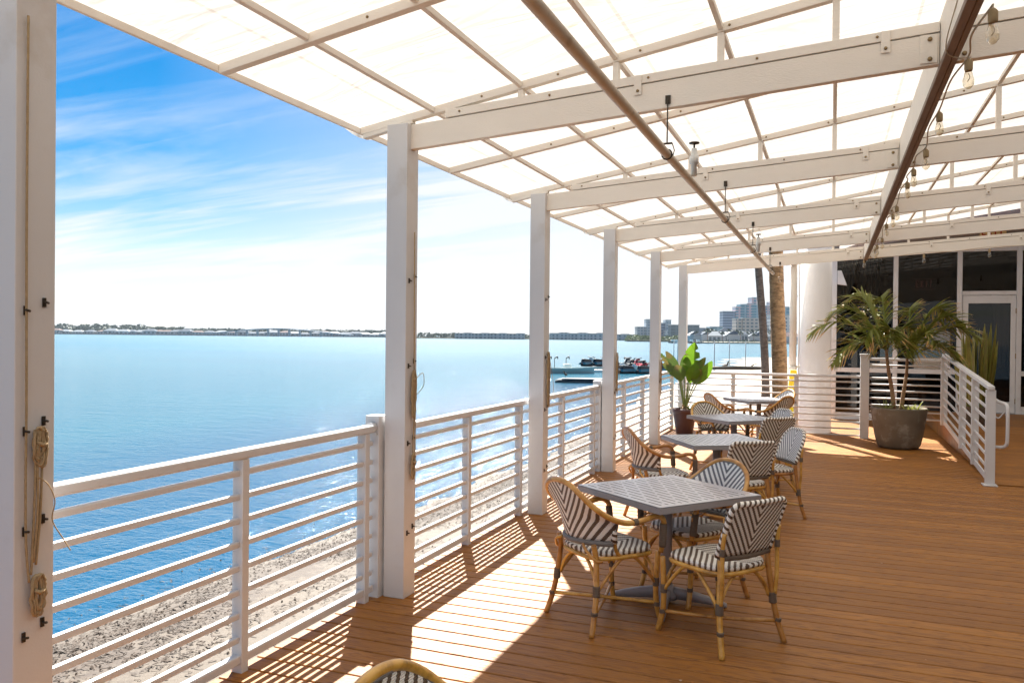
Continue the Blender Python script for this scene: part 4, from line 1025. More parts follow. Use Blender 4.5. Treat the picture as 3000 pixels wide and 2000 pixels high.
# small plant with paddle leaves
def paddle(parent, base, tip, wd, mat, seed, side=(1, 0, 0), bend=.12, tears=True):
    rnd = random.Random(seed); base, tip = Vector(base), Vector(tip); ax = tip - base; s_ = Vector(side); s_ = (s_ - ax.normalized() * s_.dot(ax.normalized())).normalized(); nr = ax.normalized().cross(s_)
    b = MB(); n = 26
    for sg in (1, -1):
        rows = []
        for i in range(n + 1):
            t = i / n; wv = wd * .5 * (sin(pi * t ** .8) ** .75) if 0 < t < 1 else .0
            c_ = base + ax * t + nr * (bend * (t * t - t) * -1.2)
            if tears and rnd.random() < .16 and .2 < t < .9: wv *= .45
            rows.append((c_, c_ + s_ * sg * wv * .55 + nr * (.10 * wv) + ax.normalized() * wv * .12, c_ + s_ * sg * wv + nr * (.04 * wv) + ax.normalized() * wv * .3))
        bi = len(b.v)
        for r_ in rows: b.v += [tuple(q) for q in r_]
        for i in range(n):
            for k in range(2):
                a = bi + 3 * i + k; b.face((a, a + 1, a + 4, a + 3), uv=[(k / 2, i / n), ((k + 1) / 2, i / n), ((k + 1) / 2, (i + 1) / n), (k / 2, (i + 1) / n)], smooth=True)
    return b.build('leaf', mat, parent)
o = empty('potted_plant', (-2.41, 14.36, 0), 0, 'broad-leaved green plant in a ribbed maroon pot by the end railing', 'potted plant')
b = MB(); prof = [(.14, 0)]
for i in range(14): prof += [(.145 + .0042 * i, .012 + .027 * i), (.1495 + .0042 * i, .026 + .027 * i)]
prof += [(.214, .395), (.216, .445), (.205, .45), (.195, .43), (.19, .40)]
b.lathe(prof, 32, capt=False); b.build('pot', M['purple_pot'], o)
b = MB(); b.lathe([(.19, .405), (.01, .42)], 20, capb=False); b.build('soil', M['seatpad_dark'], o)
R3 = (cos(PSI), sin(PSI), 0)
LV = [((.06, 0, .99), (.16, .04, 1.62), .30, 'bigleaf', 1), ((.08, -.03, .90), (.20, -.08, 1.26), .24, 'bigleaf', 2), ((-.09, .0, .98), (-.32, .02, 1.30), .22, 'darkleaf', 3), ((.2, .03, .88), (.46, .06, 1.30), .20, 'bigleaf', 4),
      ((-.12, .06, 1.0), (-.46, .1, 1.42), .2, 'darkleaf', 5), ((-.05, -.05, .93), (-.14, -.08, 1.22), .24, 'darkleaf', 6), ((.16, -.04, .88), (.28, -.06, 1.16), .2, 'darkleaf', 7), ((-.1, .04, 1.05), (-.36, .06, 1.46), .16, 'darkleaf', 8), ((.1, .06, .95), (.34, .1, 1.36), .17, 'darkleaf', 9), ((-.02, .05, 1.0), (.0, .08, 1.42), .2, 'darkleaf', 10)]
for (a, t, wd, mt, sd2) in LV:
    st = tube_obj('stem', [(.02 * (sd2 % 3 - 1), .02 * (sd2 % 2), .41), (a[0] * .45, a[1] * .4, .65), a], [.013] * 6 + [.009] * 7, M['stemgreen'], o)
    paddle(st, a, t, wd, M[mt], sd2, R3, .1 * (1 if sd2 % 2 else -1), sd2 in (1, 3, 5))
blades(o, 'dead_leaf_base', (0, 0, .41), 22, .26, .05, M['rope'], 5, .03, 1.1)
blades(o, 'side_shoot', (.12, -.04, .42), 6, .26, .03, M['bigleaf'], 8, .06)
# snake plant by the door
o = empty('snake_plant', (2.30, 15.9, .25), 0, 'clump of tall yellow-edged blade leaves behind the ramp railing', 'plant')
b = MB(); b.lathe([(.2, 0), (.26, .3), (.27, .32), (.24, .31)], 20, capt=False); b.build('pot', M['concrete_pot'], o)
b = MB(); b.lathe([(.245, .28), (.01, .29)], 16, capb=False); b.build('soil', M['seatpad_dark'], o)
rnd = random.Random(3)
for i in range(40):
    a = rnd.uniform(0, 2 * pi); r = .22 * sqrt(rnd.random()); hh = rnd.uniform(.85, 1.5); x_, y_ = r * cos(a), r * sin(a); ln = rnd.uniform(.2, .55); tw = rnd.uniform(0, pi)
    b = MB(); bi = 0; n = 8
    for s_ in range(n + 1):
        f = s_ / n; wd = .046 * (1 - f ** 4) ** .5 * (.7 + .3 * sin(pi * f)); an = tw + f * 1.2; c_ = (x_ + ln * x_ * f * 1.6, y_ + ln * y_ * f * 1.6, .28 + hh * f)
        for q in (-1, -.72, .72, 1): b.v.append((c_[0] + wd * q * cos(an), c_[1] + wd * q * sin(an), c_[2]))
    for s_ in range(n):
        for q in range(3):
            b.cur = 0 if q == 1 else 1; k = 4 * s_ + q; b.face((k, k + 1, k + 5, k + 4))
    b.build('leaf', [M['snake'], M['grasstuft']], o)

# ------------------------------------------------------------------ restaurant front
rest = empty('restaurant', (2.4, 18.6, 0), 0, 'glass restaurant front in white frames under a taupe fascia', 'building')
OX, OY = 2.4, 18.6
class RB(MB):
    def build(s, name, mat, parent=None, bevel=0., seg=2):
        s.v = [(x - OX, y - OY, z) for x, y, z in s.v]; return MB.build(s, name, mat, parent or rest, bevel, seg)
XS = [(.085, 1.178), (1.265, 2.355), (3.49, 4.6), (4.69, 5.8)]
for xa in (-.02, 1.178, 2.355, 3.40, 4.60, 5.8):
    wd = .105 if xa < 0 else .09
    b = RB(); b.box(xa, xa + wd, 18.55, 18.66, 0, 3.60); b.build('mullion', M['white'], None, .004)
for i, (xa, xb) in enumerate(XS):
    z0 = 0. if xb < 2.4 else .25
    f = MB()
    b = RB(); b.box(xa, xb, 18.57, 18.64, z0, z0 + .145); b.box(xa, xb, 18.57, 18.64, 1.005, 1.10); b.box(xa, xb, 18.57, 18.64, 3.50, 3.60)
    fr = b.build('window', M['white'], None, .003)
    b = RB(); b.box(xa, xb, 18.60, 18.61, z0 + .1455, 1.0045); pn = b.build('pane', M['glass'], fr); b = RB(); b.box(xa, xb, 18.60, 18.61, 1.1005, 3.4995); b.build('pane', M['glass'], fr)
# door with its top light
b = RB(); b.box(2.4455, 3.3995, 18.56, 18.65, 2.62, 2.70); b.build('transom_bar', M['white'], None, .003); b = RB(); b.box(2.4455, 3.3995, 18.57, 18.64, 3.50, 3.60); fr = b.build('window', M['white'], None, .003)
b = RB(); b.box(2.4455, 3.3995, 18.60, 18.61, 2.7005, 3.4995); b.build('pane', M['glass'], fr)
b = RB(); z0, z1 = .262, 2.612
b.box(2.452, 2.560, 18.575, 18.63, z0, z1); b.box(3.305, 3.393, 18.575, 18.63, z0, z1); b.box(2.5605, 3.3045, 18.575, 18.63, 2.452, z1); b.box(2.5605, 3.3045, 18.575, 18.63, z0, .48)
dr = b.build('door', M['white'], None, .003)
b = RB(); b.box(2.5605, 3.3045, 18.60, 18.61, .4805, 2.4515); b.build('pane', M['glass'], dr)
b = RB()
for zz_ in (.5, 1.4, 2.3): b.tube([(3.397, 18.565, zz_ - .05), (3.397, 18.565, zz_ + .05)], .012, 8)
b.build('hinge', M['brass'], dr)
b = RB(); b.tube(spline([(2.51, 18.57, 1.2), (2.51, 18.52, 1.22), (2.51, 18.52, 1.45), (2.51, 18.57, 1.47)], 4), .012, 8); b.build('handle', M['darkmetal'], dr)
b = RB(); b.box(2.3, 5.9, 18.5, 18.68, .004, .252); b.build('threshold', M['concrete'], None, .004)
b = RB(); b.box(-.02, 9, 18.56, 18.86, 3.601, 6.4); b.build('fascia', M['fascia'], None)
b = RB(); b.box(5.895, 9, 18.56, 18.86, 0, 3.6); b.build('wall', M['column'], None)
b = RB(); b.box(-.02, .083, 18.661, 29, 0, 6.4); b.build('wall', M['column'], None)
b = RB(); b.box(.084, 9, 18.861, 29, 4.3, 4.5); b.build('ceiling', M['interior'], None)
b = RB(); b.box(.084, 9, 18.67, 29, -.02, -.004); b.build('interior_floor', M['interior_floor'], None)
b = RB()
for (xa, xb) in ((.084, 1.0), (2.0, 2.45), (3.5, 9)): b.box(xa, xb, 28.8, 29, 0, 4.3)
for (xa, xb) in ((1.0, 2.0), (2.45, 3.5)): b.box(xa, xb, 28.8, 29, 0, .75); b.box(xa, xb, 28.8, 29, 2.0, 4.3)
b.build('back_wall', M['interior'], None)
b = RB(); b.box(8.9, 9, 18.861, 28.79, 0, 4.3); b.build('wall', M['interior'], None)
def drape(xa, xb, y, z0, z1, mat, folds, amp, par=None):
    b = RB(); b.panel(folds * 6, 6, lambda u, v: (xa + (xb - xa) * u, y + amp * sin(u * folds * 2 * pi), z0 + (z1 - z0) * v), lambda u, v: (u, v), .004); return b.build('curtain', mat, None)
sw = empty('restaurant_wing', (7.3, 8, 0), 0, 'plain dark restaurant wing with wide windows along the right of the deck', 'building')  # out of view; added to cut fill light from the right
b = MB(); b.box(0, .3, -12, 10.4, 0, 6); b.build('wall', M['interior'], sw)
for k in range(5):
    b = MB(); b.box(-.05, -.002, -9 + k * 3.6, -6.2 + k * 3.6, .3, 3.0); fr_ = b.build('window', M['white'], sw); b = MB(); b.box(-.06, -.051, -8.9 + k * 3.6, -6.3 + k * 3.6, .4, 2.9); b.build('pane', M['glass'], fr_)
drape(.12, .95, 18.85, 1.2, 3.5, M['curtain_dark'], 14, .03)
b = RB(); b.panel(12, 16, lambda u, v: (2.98 + .33 * u * (1 if v > .7 else .35 + .9 * v) + .14 * (1 - v), 18.70 + .04 * sin(u * 14), 1.15 + 1.55 * v), lambda u, v: (u, v), .004); b.build('curtain', M['curtain_white'], None)  # white sheet shaped to stand in for a bright reflection in the door
for (x_, y_, s_) in ((1.6, 21, 0), (2.1, 23, 0), (1.0, 22.5, 0)):
    b = RB(); b.box(x_ - .4, x_ + .4, y_ - .4, y_ + .4, .72, .75); b.box(x_ - .04, x_ + .04, y_ - .04, y_ + .04, 0, .7195); b.build('dining_table', M['interior'], None)
b = RB(); b.hexa([(.09, 18.44, 2.87), (.28, 18.44, 2.84), (.28, 18.549, 2.84), (.09, 18.549, 2.87), (.09, 18.46, 3.16), (.17, 18.46, 3.16), (.17, 18.549, 3.16), (.09, 18.549, 3.16)]); b.build('wall_lamp', M['white'], None, .004)
# exit signs
LET = {'E': [((0, 0), (0, 1)), ((0, 0), (.6, 0)), ((0, .5), (.5, .5)), ((0, 1), (.6, 1))], 'X': [((0, 0), (.6, 1)), ((0, 1), (.6, 0))], 'I': [((.3, 0), (.3, 1))], 'T': [((.3, 0), (.3, 1)), ((0, 1), (.6, 1))]}
glow, nt, out = newmat('lit_red_exit_letter'); em = N(nt, 'ShaderNodeEmission', i_Strength=.045); em.inputs[0].default_value = (.75, .05, .03, 1); L(nt, em, 0, out, 0)
def exit_sign(loc, wd, label, panel, ink):
    o = empty('exit_sign', loc, 0, label, 'sign')
    h = wd * .55; b = MB(); b.box(-wd / 2, wd / 2, -.04, 0, -h / 2, h / 2); b.build('panel', panel, o, .004)
    b = MB(); b.box(-wd / 2 - .012, wd / 2 + .012, -.03, -.005, h / 2 + .0005, h / 2 + .012); b.box(-wd / 2 - .012, wd / 2 + .012, -.03, -.005, -h / 2 - .012, -h / 2 - .0005); b.build('frame', M['white'], o)
    b = MB(); cw = wd * .2; s_ = h * .62
    for i, ch in enumerate('EXIT'):
        ox_ = -wd * .41 + i * wd * .215
        for (p, q) in LET[ch]: b.bar((ox_ + p[0] * cw, -.044, -s_ / 2 + p[1] * s_), (ox_ + q[0] * cw, -.044, -s_ / 2 + q[1] * s_), .006, .022, up=(0, -.0, 1) if p[1] == q[1] else (1, 0, 0))
    b.build('lettering', ink, o); return o
exit_sign((2.97, 18.555, 3.90), .46, 'EXIT sign with red letters on the fascia above the door', M['exit_panel'], M['exit_red'])
exit_sign((1.95, 20.6, 2.98), .42, 'dim red EXIT sign seen inside through the dark window', M['curtain_dark'], glow)
# round column, downpipe
o = empty('round_column', (-.30, 15.82, -1), 0, 'thick round white stucco column behind the end railing', 'column')
b = MB(); b.lathe([(.34, 0), (.34, .9), (.30, .92), (.29, 2.5), (.285, 4.6)], 40); b.build('shaft', M['column'], o)
o['kind'] = 'thing'
o = empty('rolled_screen', (-.655, 15.36, 3.05), 0, 'narrow beige rolled screen hanging beside the round column', 'screen')
b = MB(); b.tube([(0, 0, -1.84), (0, 0, .1)], .062, 14); b.build('roll', M['cream'], o)
b = MB(); b.tube([(0, 0, -1.90), (0, 0, -1.84)], .075, 14); b.box(-.02, .13, -.02, .02, -1.87, -1.83); b.build('end_cap', M['cream'], o)
b = MB(); b.tube([(.1, 0, -3.0), (.1, 0, .1)], .012, 8); b.tube([(-.06, 0, -.6), (.11, 0, -.58)], .008, 6); b.build('guide_rod', M['white'], o)

# ------------------------------------------------------------------ palms, beach things
def palm_tree(loc, r, hgt, lean, label, mat, seed):
    o = empty('palm_tree', loc, 0, label, 'palm tree', 'palm trees on the sand')
    b = MB(); n = 40; pts = []; rr = []
    rnd = random.Random(seed)
    for i in range(n + 1):
        t = i / n; pts.append((lean[0] * t ** 1.4 + .02 * sin(t * 9), lean[1] * t, hgt * t - .5 * (1 - t))); rr.append(r * (1.05 - .2 * t + .25 * max(0, .06 - t) / .06) * (1 + .035 * (i % 2)) * rnd.uniform(.985, 1.015))
    b.tube(pts, rr, 16); b.build('trunk', mat, o)
    top = Vector(pts[-1])
    cr = bpy.data.objects.new('crown', None)
    parts = MB()
    for k in range(18):
        az = k * 2.4 + rnd.random() * .4; el = rnd.uniform(-.3, .9); ln = rnd.uniform(1.5, 2.1)
        d = Vector((cos(az) * cos(el), sin(az) * cos(el), sin(el))); end = top + d * ln * .62
        parts.cur = 0; parts.tube([top, top + d * ln * .35 + Vector((0, 0, .06)), end], [.02, .015, .01], 5)
        parts.cur = 1; up = Vector((0, 0, 1)); sdv = d.cross(up).normalized(); un = sdv.cross(d)
        for q in range(26):
            a = (q - 12.5) / 12.5 * 1.9; ld = (d * cos(a) + sdv * sin(a) + un * rnd.uniform(-.1, .2)).normalized(); LL = ln * .55 * (.75 + .25 * cos(a)); wv = ld.cross(un).normalized() * .03
            b0 = len(parts.v)
            for f in (0, .5, 1): 
                c_ = end + ld * LL * f - Vector((0, 0, LL * .35 * f * f)); w2 = wv * (1 - f * .9); parts.v += [tuple(c_ - w2), tuple(c_ + w2)]
            parts.face((b0, b0 + 1, b0 + 3, b0 + 2), uv=[(0, 0), (1, 0), (1, .5), (0, .5)]); parts.face((b0 + 2, b0 + 3, b0 + 5, b0 + 4), uv=[(0, .5), (1, .5), (1, 1), (0, 1)])
    parts.build('crown', [M['stemgreen'], M['frond']], o)
    return o
palm_tree((-1.47, 26., -.75), .225, 8.6, (-.32, .3), 'thick brown palm trunk nearest the round column', M['trunk'], 1)
palm_tree((-2.72, 37.5, -.72), .165, 11.5, (-.95, .2), 'thinner grey palm trunk leaning left of the thick one', M['trunk_grey'], 2)
o = empty('kayak', (-1.75, 21.5, -.78), radians(20), 'yellow kayak lying on the sand behind the end railing', 'kayak', 'yellow boats on the sand')
def hull(L_, W_, H_, n=20, deckz=.0):
    b = MB(); R_ = 10
    for i in range(n + 1):
        t = i / n; w_ = W_ * max(.02, sin(pi * t)) ** .6; h_ = H_ * (.75 + .5 * abs(t - .5) ** 1.5); rk = .25 * (t - .5) ** 2 * H_ * 4
        for k in range(R_):
            a = 2 * pi * k / R_; b.v.append((L_ * (t - .5), w_ * .5 * cos(a), H_ * .5 + h_ * .5 * sin(a) + rk))
    for i in range(n):
        for k in range(R_):
            k2 = (k + 1) % R_; b.face((i * R_ + k, (i + 1) * R_ + k, (i + 1) * R_ + k2, i * R_ + k2), smooth=True)
    b.face(range(R_)); b.face([n * R_ + k for k in range(R_)][::-1]); return b
hull(2.9, .75, .32).build('hull', M['yellow'], o)
b = MB(); b.lathe([(.3, .325), (.28, .33), (.26, .27)], 16, capt=True); b.v = [(x * 1.6, y * .8, z) for x, y, z in b.v]; b.build('cockpit', M['black'], o)
o = empty('paddle_board', (-.80, 19.2, -.75), radians(10), 'yellow board standing upright by the round column', 'paddle board', 'yellow boats on the sand')
b = MB()
for sy in (-.05, .05):
    for i in range(13):
        t = i / 12; w_ = .12 * max(.15, sin(pi * (.06 + .88 * t))) ** .4; b.v += [(-w_, sy, 1.75 * t), (w_, sy, 1.75 * t)]
for i in range(12):
    a = 2 * i; b.face((a, a + 1, a + 3, a + 2)); b.face((26 + a + 2, 26 + a + 3, 26 + a + 1, 26 + a)); b.face((a, a + 2, 26 + a + 2, 26 + a)); b.face((a + 3, a + 1, 26 + a + 1, 26 + a + 3))
b.face((0, 26, 27, 1)); b.face((24, 25, 51, 50)); b.build('board', M['yellow'], o)
b = MB(); b.box(-.015, .015, .06, .11, .2, .45); b.build('fin', M['black'], o)
# thin poles standing in the shallows
PL = [(-11.5, 86.6), (-10.6, 92.1), (-9.2, 95.7), (-7.0, 109.3), (-17.3, 95.1), (-16.9, 95.4)]
PLB = ['thin pale pole in the shallows right of the potted plant leaf', 'thin pale pole behind the dark shore bird', 'thin pale pole before the sandbar, left of the palms', 'thin pale pole between the two palm trunks', 'thin pole in the water left of the farthest post, outer of two', 'thin pole in the water left of the farthest post, inner of two']
for (x, y), lb in zip(PL, PLB):
    o = empty('marker_pole', (x, y, -2), 0, lb, 'pole', 'thin poles in the shallows')
    b = MB(); b.tube([(0, 0, 0), (0, 0, 3.3)], .05, 8); b.build('shaft', M['concrete'], o)
    b = MB(); b.tube([(0, 0, 3.3), (0, 0, 3.42)], [.07, .02], 8); b.build('cap', M['white'], o)
o = empty('driftwood_log', (-8.6, 81., -1.38), radians(4), 'long dark driftwood log lying across the sand', 'log')
b = MB(); b.tube([(-2.6, 0, .12), (-1.2, .05, .16), (0, 0, .2), (1.4, -.05, .2), (2.6, 0, .22)], [.12, .17, .19, .18, .14], 10); b.build('stem', M['log'], o)
b = MB(); b.tube([(1.2, 0, .25), (1.6, .1, .55), (1.9, .1, .62)], [.08, .05, .02], 7); b.build('branch', M['log'], o)
def bird(name, loc, s, label, rz, legs_=True):
    o = empty(name, loc, rz, label, 'bird')
    b = MB(); b.tube(spline([(-.38, 0, .34), (-.2, 0, .40), (0, 0, .46), (.16, 0, .56), (.2, 0, .68), (.22, 0, .78), (.27, 0, .83), (.33, 0, .82)], 4), [.02, .035, .06, .085, .11, .13, .14, .145, .14, .13, .11, .09, .075, .065, .06, .055, .052, .05, .05, .052, .055, .06, .062, .06, .055, .05, .045, .04, .03][:29], 10)
    b.v = [(x * s, y * s, z * s) for x, y, z in b.v]; b.build('body', M['bird'], o)
    b = MB(); b.tube([(.34 * s, 0, .81 * s), (.5 * s, 0, .76 * s)], [.025 * s, .005 * s], 6); b.build('beak', M['brass'], o)
    for sy in (.05, -.05):
        b = MB(); b.tube([(0, sy * s, .36 * s), (.02 * s, sy * s, .18 * s), (0, sy * s, .0), (.1 * s, sy * s, .0)], .013 * s, 6); b.build('leg', M['bird'], o)
    return o
bird('shore_bird', (-9.93, 83.0, -1.63), 1.15, 'dark bird standing on the sand left of the palms', 0)
# skiff, floats, jet skis
o = empty('skiff', (-23.0, 72.3, ZW - .12), radians(28), 'long pale open skiff moored left of the jet skis', 'boat')
b = MB(); n = 18
for i in range(n + 1):
    t = i / n; w_ = .85 * (1 - max(0, t - .55) ** 2 * 4.6) if t < 1 else .03; w_ = max(w_, .03); z_ = .62 + .28 * max(0, t - .4) ** 1.5; x_ = -2.4 + 4.8 * t + .3 * max(0, t - .8)
    b.v += [(x_, -w_, z_), (x_ - .0, -w_ * .75, .1), (x_ - .25 * max(0, t - .6), 0, .0 + .35 * max(0, t - .75) ** 1.2), (x_, w_ * .75, .1), (x_, w_, z_), (x_, w_ * .9, z_), (x_, w_ * .7, .3), (x_, -w_ * .7, .3), (x_, -w_ * .9, z_)]
for i in range(n):
    for k in range(9): k2 = (k + 1) % 9; b.face((i * 9 + k, i * 9 + k2, (i + 1) * 9 + k2, (i + 1) * 9 + k))
b.face(range(9)[::-1]); b.face([n * 9 + k for k in range(9)]); b.build('hull', simple('pale_green_hull', (.40, .48, .47), .35, .5), o)
b = MB(); b.box(-.5, .25, -.32, .32, .3, .95); b.box(-.45, .1, -.34, .34, .9505, 1.0); b.build('console', M['boatwhite'], o, .03)
b = MB(); b.box(-2.75, -2.42, -.17, .17, .35, 1.15); b.tube([(-2.6, 0, .4), (-2.65, 0, -.2)], .06, 8); b.build('outboard_motor', M['black'], o, .05)
for x_ in (-1.9, -1.3, -.2):
    b = MB(); b.tube([(x_, .25, .3), (x_, .25, 1.5)], .03, 6); b.tube(spline([(x_, .25, 1.5), (x_ + .25, .25, 1.68), (x_ + .3, .25, 1.45)], 4), .05, 6); b.build('rod_holder', M['darkmetal'], o)
o = empty('floating_dock', (-17.4, 58.0, ZW), radians(16), 'low dark floating dock with a pale top in front of the skiff', 'dock')
b = MB(); b.tube([(-2.0, 0, .05), (-1.7, 0, .07), (1.9, 0, .07), (2.0, 0, .05)], [.12, .24, .24, .12], 10); b.v = [(x, y * 2.2, z) for x, y, z in b.v]
b.build('float', M['dockgrey'], o)
b = MB(); b.box(-1.5, 1.9, -.45, .45, .29, .33); b.build('deck_plank', M['concrete'], o, .01)
bird('pelican', (-18.6, 57.7, ZW + .33), .62, 'small dark bird standing on the floating dock', radians(150))
def jet_ski():
    o = empty('jet_ski')
    hull(2.9, 1.05, .42).build('lower_hull', M['black'], o)
    b = MB(); b.hexa([(-1.3, -.5, .3), (.9, -.45, .34), (.9, .45, .34), (-1.3, .5, .3), (-1.2, -.3, .56), (.7, -.25, .6), (.7, .25, .6), (-1.2, .3, .56)]); b.build('hull', M['teal'], o, .05)
    b = MB(); b.hexa([(-1.2, -.26, .5), (.35, -.26, .5), (.35, .26, .5), (-1.2, .26, .5), (-1.1, -.16, .92), (.2, -.16, .8), (.2, .16, .8), (-1.1, .16, .92)]); b.build('saddle', M['black'], o, .06)
    b = MB(); b.hexa([(.25, -.32, .5), (1.25, -.2, .52), (1.25, .2, .52), (.25, .32, .5), (.35, -.2, 1.0), (.75, -.15, .86), (.75, .15, .86), (.35, .2, 1.0)]); b.build('cowl', M['boatwhite'], o, .05)
    b = MB(); b.tube([(.35, -.38, 1.08), (.42, 0, 1.02), (.35, .38, 1.08)], .035, 6); b.build('handlebar', M['black'], o)
    b = MB(); b.box(.62, .8, -.3, -.2, .95, 1.05); b.box(.62, .8, .2, .3, .95, 1.05); b.build('mirror', M['black'], o)
    return o
J0 = jet_ski()
JS = [(-24.0, 82.5, 72, 'teal jet ski behind the skiff bow, leftmost of the moored row'), (-22.9, 83.4, 68, 'teal jet ski behind the pale floats, second from the left'), (-21.9, 84.4, 75, 'teal jet ski left of the fourth post, half hidden'), (-19.2, 76.5, 62, 'teal and white jet ski just right of the fourth post'),
      (-17.8, 75.4, 52, 'teal and white jet ski in front of the red one'), (-16.3, 75.9, 58, 'teal and white jet ski right of the red one, near row'), (-18.3, 81.5, 128, 'red jet ski in the middle of the moored group'), (-17.2, 84.5, 122, 'dark jet ski behind the red one'), (-14.9, 78.8, 60, 'jet ski right of the fifth post, behind the plant leaves'), (-20.0, 84.0, 125, 'teal jet ski left of the red one, back row'),
      (-17.0, 80.0, 118, 'red jet ski with a dark saddle, right behind the first red one'), (-19.3, 81.0, 120, 'dark jet ski left of the two red ones')]
for i, t in enumerate(JS):
    j = J0 if i == 0 else copy_tree(J0)
    j.location = (t[0], t[1], ZW - .12 + (.35 if t[1] > 80 else 0)); j.rotation_euler = (0, 0, radians(t[2])); tag(j, t[3], 'jet ski', 'jet skis moored off the beach')
    if 'red' in t[3][:4] or 'dark' in t[3][:5]:
        for ch in j.children:
            if ch.name.startswith(('hull', 'cowl')): ch.data = ch.data.copy(); ch.data.materials[0] = M['red'] if 'red' in t[3][:4] else M['black']
for i, (x, y, l, rz, lb) in enumerate([(-21.2, 76.3, 3.2, 200, 'pale foam float between the skiff and the jet skis'), (-22.2, 85.6, 5.4, 200, 'long pale float under the back row of jet skis'), (-17.6, 86.2, 4.4, 205, 'pale float under the red and dark jet skis'), (-14.4, 76.2, 2.4, 200, 'pale float at the right end of the moored group')]):
    o = empty('jet_ski_float', (x, y, ZW - .05), radians(rz), lb, 'float', 'floats the jet skis sit on')
    b = MB(); b.box(-l / 2, l / 2, -.7, .7, 0, .30); b.build('float', M['boatwhite'], o, .1, 3)
    b = MB()
    for k in range(int(l / .5)): b.box(-l / 2 + .2 + k * .5, -l / 2 + .26 + k * .5, -.6, .6, .301, .32)
    b.build('tread', M['black'], o)

# ------------------------------------------------------------------ far shore
def slab(name, x0_, x1_, d0, d1, zt, mat):
    b = MB(); P = [bearing(x0_, d0), bearing(x1_, d0), bearing(x1_, d1), bearing(x0_, d1)]
    b.hexa([(p.x, p.y, ZW - 1) for p in P] + [(p.x, p.y, zt) for p in P]); return structure(b.build(name, mat))
slab('far_shore', -300, 960, 1040, 1250, -1.0, M['farground'])
slab('middle_shore', 900, 1480, 835, 1100, -1.0, M['farground'])
slab('right_shore', 1440, 3200, 640, 1100, -.6, M['farground'])
b = MB(); P = [bearing(1590, 505), bearing(1800, 530), bearing(2600, 560), bearing(2600, 660), bearing(1590, 660)]
nP = len(P); b.v += [(p.x, p.y, ZW - 1) for p in P] + [(p.x, p.y, -.9) for p in P]; b.face(range(nP, 2 * nP))
for i in range(nP): b.face((i, (i + 1) % nP, nP + (i + 1) % nP, nP + i))
structure(b.build('right_beach', M['seawall']))
def clump(b, c, r, h, rnd, n=50, leaf=.5):
    for _ in range(n):
        a = rnd.uniform(0, 2 * pi); q = rnd.random() ** .5; z = rnd.random(); rr_ = r * q * (1 - .55 * z * z)
        p = Vector((c[0] + rr_ * cos(a), c[1] + rr_ * sin(a), c[2] + h * z)); n1 = Vector((rnd.uniform(-1, 1), rnd.uniform(-1, 1), rnd.uniform(-.2, 1))).normalized(); t = n1.orthogonal().normalized(); u = n1.cross(t); k = leaf * rnd.uniform(.6, 1.3); i0 = len(b.v)
        b.v += [tuple(p + t * k), tuple(p + u * k * .7), tuple(p - t * k), tuple(p - u * k * .7)]; b.face((i0, i0 + 1, i0 + 2, i0 + 3))
rnd = random.Random(11)
b = MB()
for i in range(760):
    px = rnd.uniform(-60, 900); dp = rnd.uniform(1065, 1200); p = bearing(px, dp, -1.1); hh = rnd.uniform(6, 12) * (1.15 if px < 330 else .75 if px > 420 else .9)
    clump(b, p, rnd.uniform(5, 11), hh, rnd, 34, 2.0)
tag(b.build('far_trees', M['foliage']), 'distant band of dark trees behind the houses on the left shore', 'trees', kind='stuff')
b = MB()
for i in range(120):
    px = rnd.uniform(955, 1470); dp = rnd.uniform(880, 1000); p = bearing(px, dp, -1.1); clump(b, p, rnd.uniform(3, 7), rnd.uniform(3, 5.6), rnd, 22, 1.6)
tag(b.build('middle_trees', M['foliage']), 'low dark trees behind the waterside row in the middle distance', 'trees', kind='stuff')
b = MB()
for i in range(150):
    px = rnd.uniform(1440, 1600); dp = rnd.uniform(655, 700); p = bearing(px, dp, -1.6); clump(b, p, rnd.uniform(2.5, 5), rnd.uniform(2.4, 5.2), rnd, 30, .9)
tag(b.build('mangrove', M['mangrove']), 'rounded green mangrove thicket at the water edge below the left hotel', 'mangrove', kind='stuff')
# houses of the left shore
def house(wd, dp, h, rf, wall, roof):
    o = empty('house')
    b = MB(); b.box(-wd / 2, wd / 2, -dp / 2, dp / 2, 0, h); b.build('wall', wall, o)
    b = MB(); e = .5
    b.v += [(-wd / 2 - e, -dp / 2 - e, h + .01), (wd / 2 + e, -dp / 2 - e, h + .01), (wd / 2 + e, dp / 2 + e, h + .01), (-wd / 2 - e, dp / 2 + e, h + .01), (-wd * .22, 0, h + rf), (wd * .22, 0, h + rf)]
    for f in ((0, 1, 5, 4), (1, 2, 5), (2, 3, 4, 5), (3, 0, 4), (3, 2, 1, 0)): b.face(f)
    b.build('roof', roof, o)
    for k in range(3):
        b = MB(); x_ = -wd * .32 + k * wd * .32; b.box(x_ - wd * .09, x_ + wd * .09, -dp / 2 - .06, -dp / 2 - .01, h * .25, h * .8); b.build('window', M['winblue'], o)
    return o
hk = [house(15, 10, 3.4, 2.2, M['housewhite'], M['roofblue']), house(13, 10, 3.8, 2.0, M['housewhite'], M['rooftan']), house(17, 10, 3.2, 2.4, M['tower_grey'], M['roofwhite'])]
hl = ['low pale waterfront house with a grey blue roof on the far left shore', 'low pale waterfront house with a dull red roof on the far left shore', 'low grey waterfront house with a light grey roof on the far left shore']
used = [0, 0, 0]; px = 130
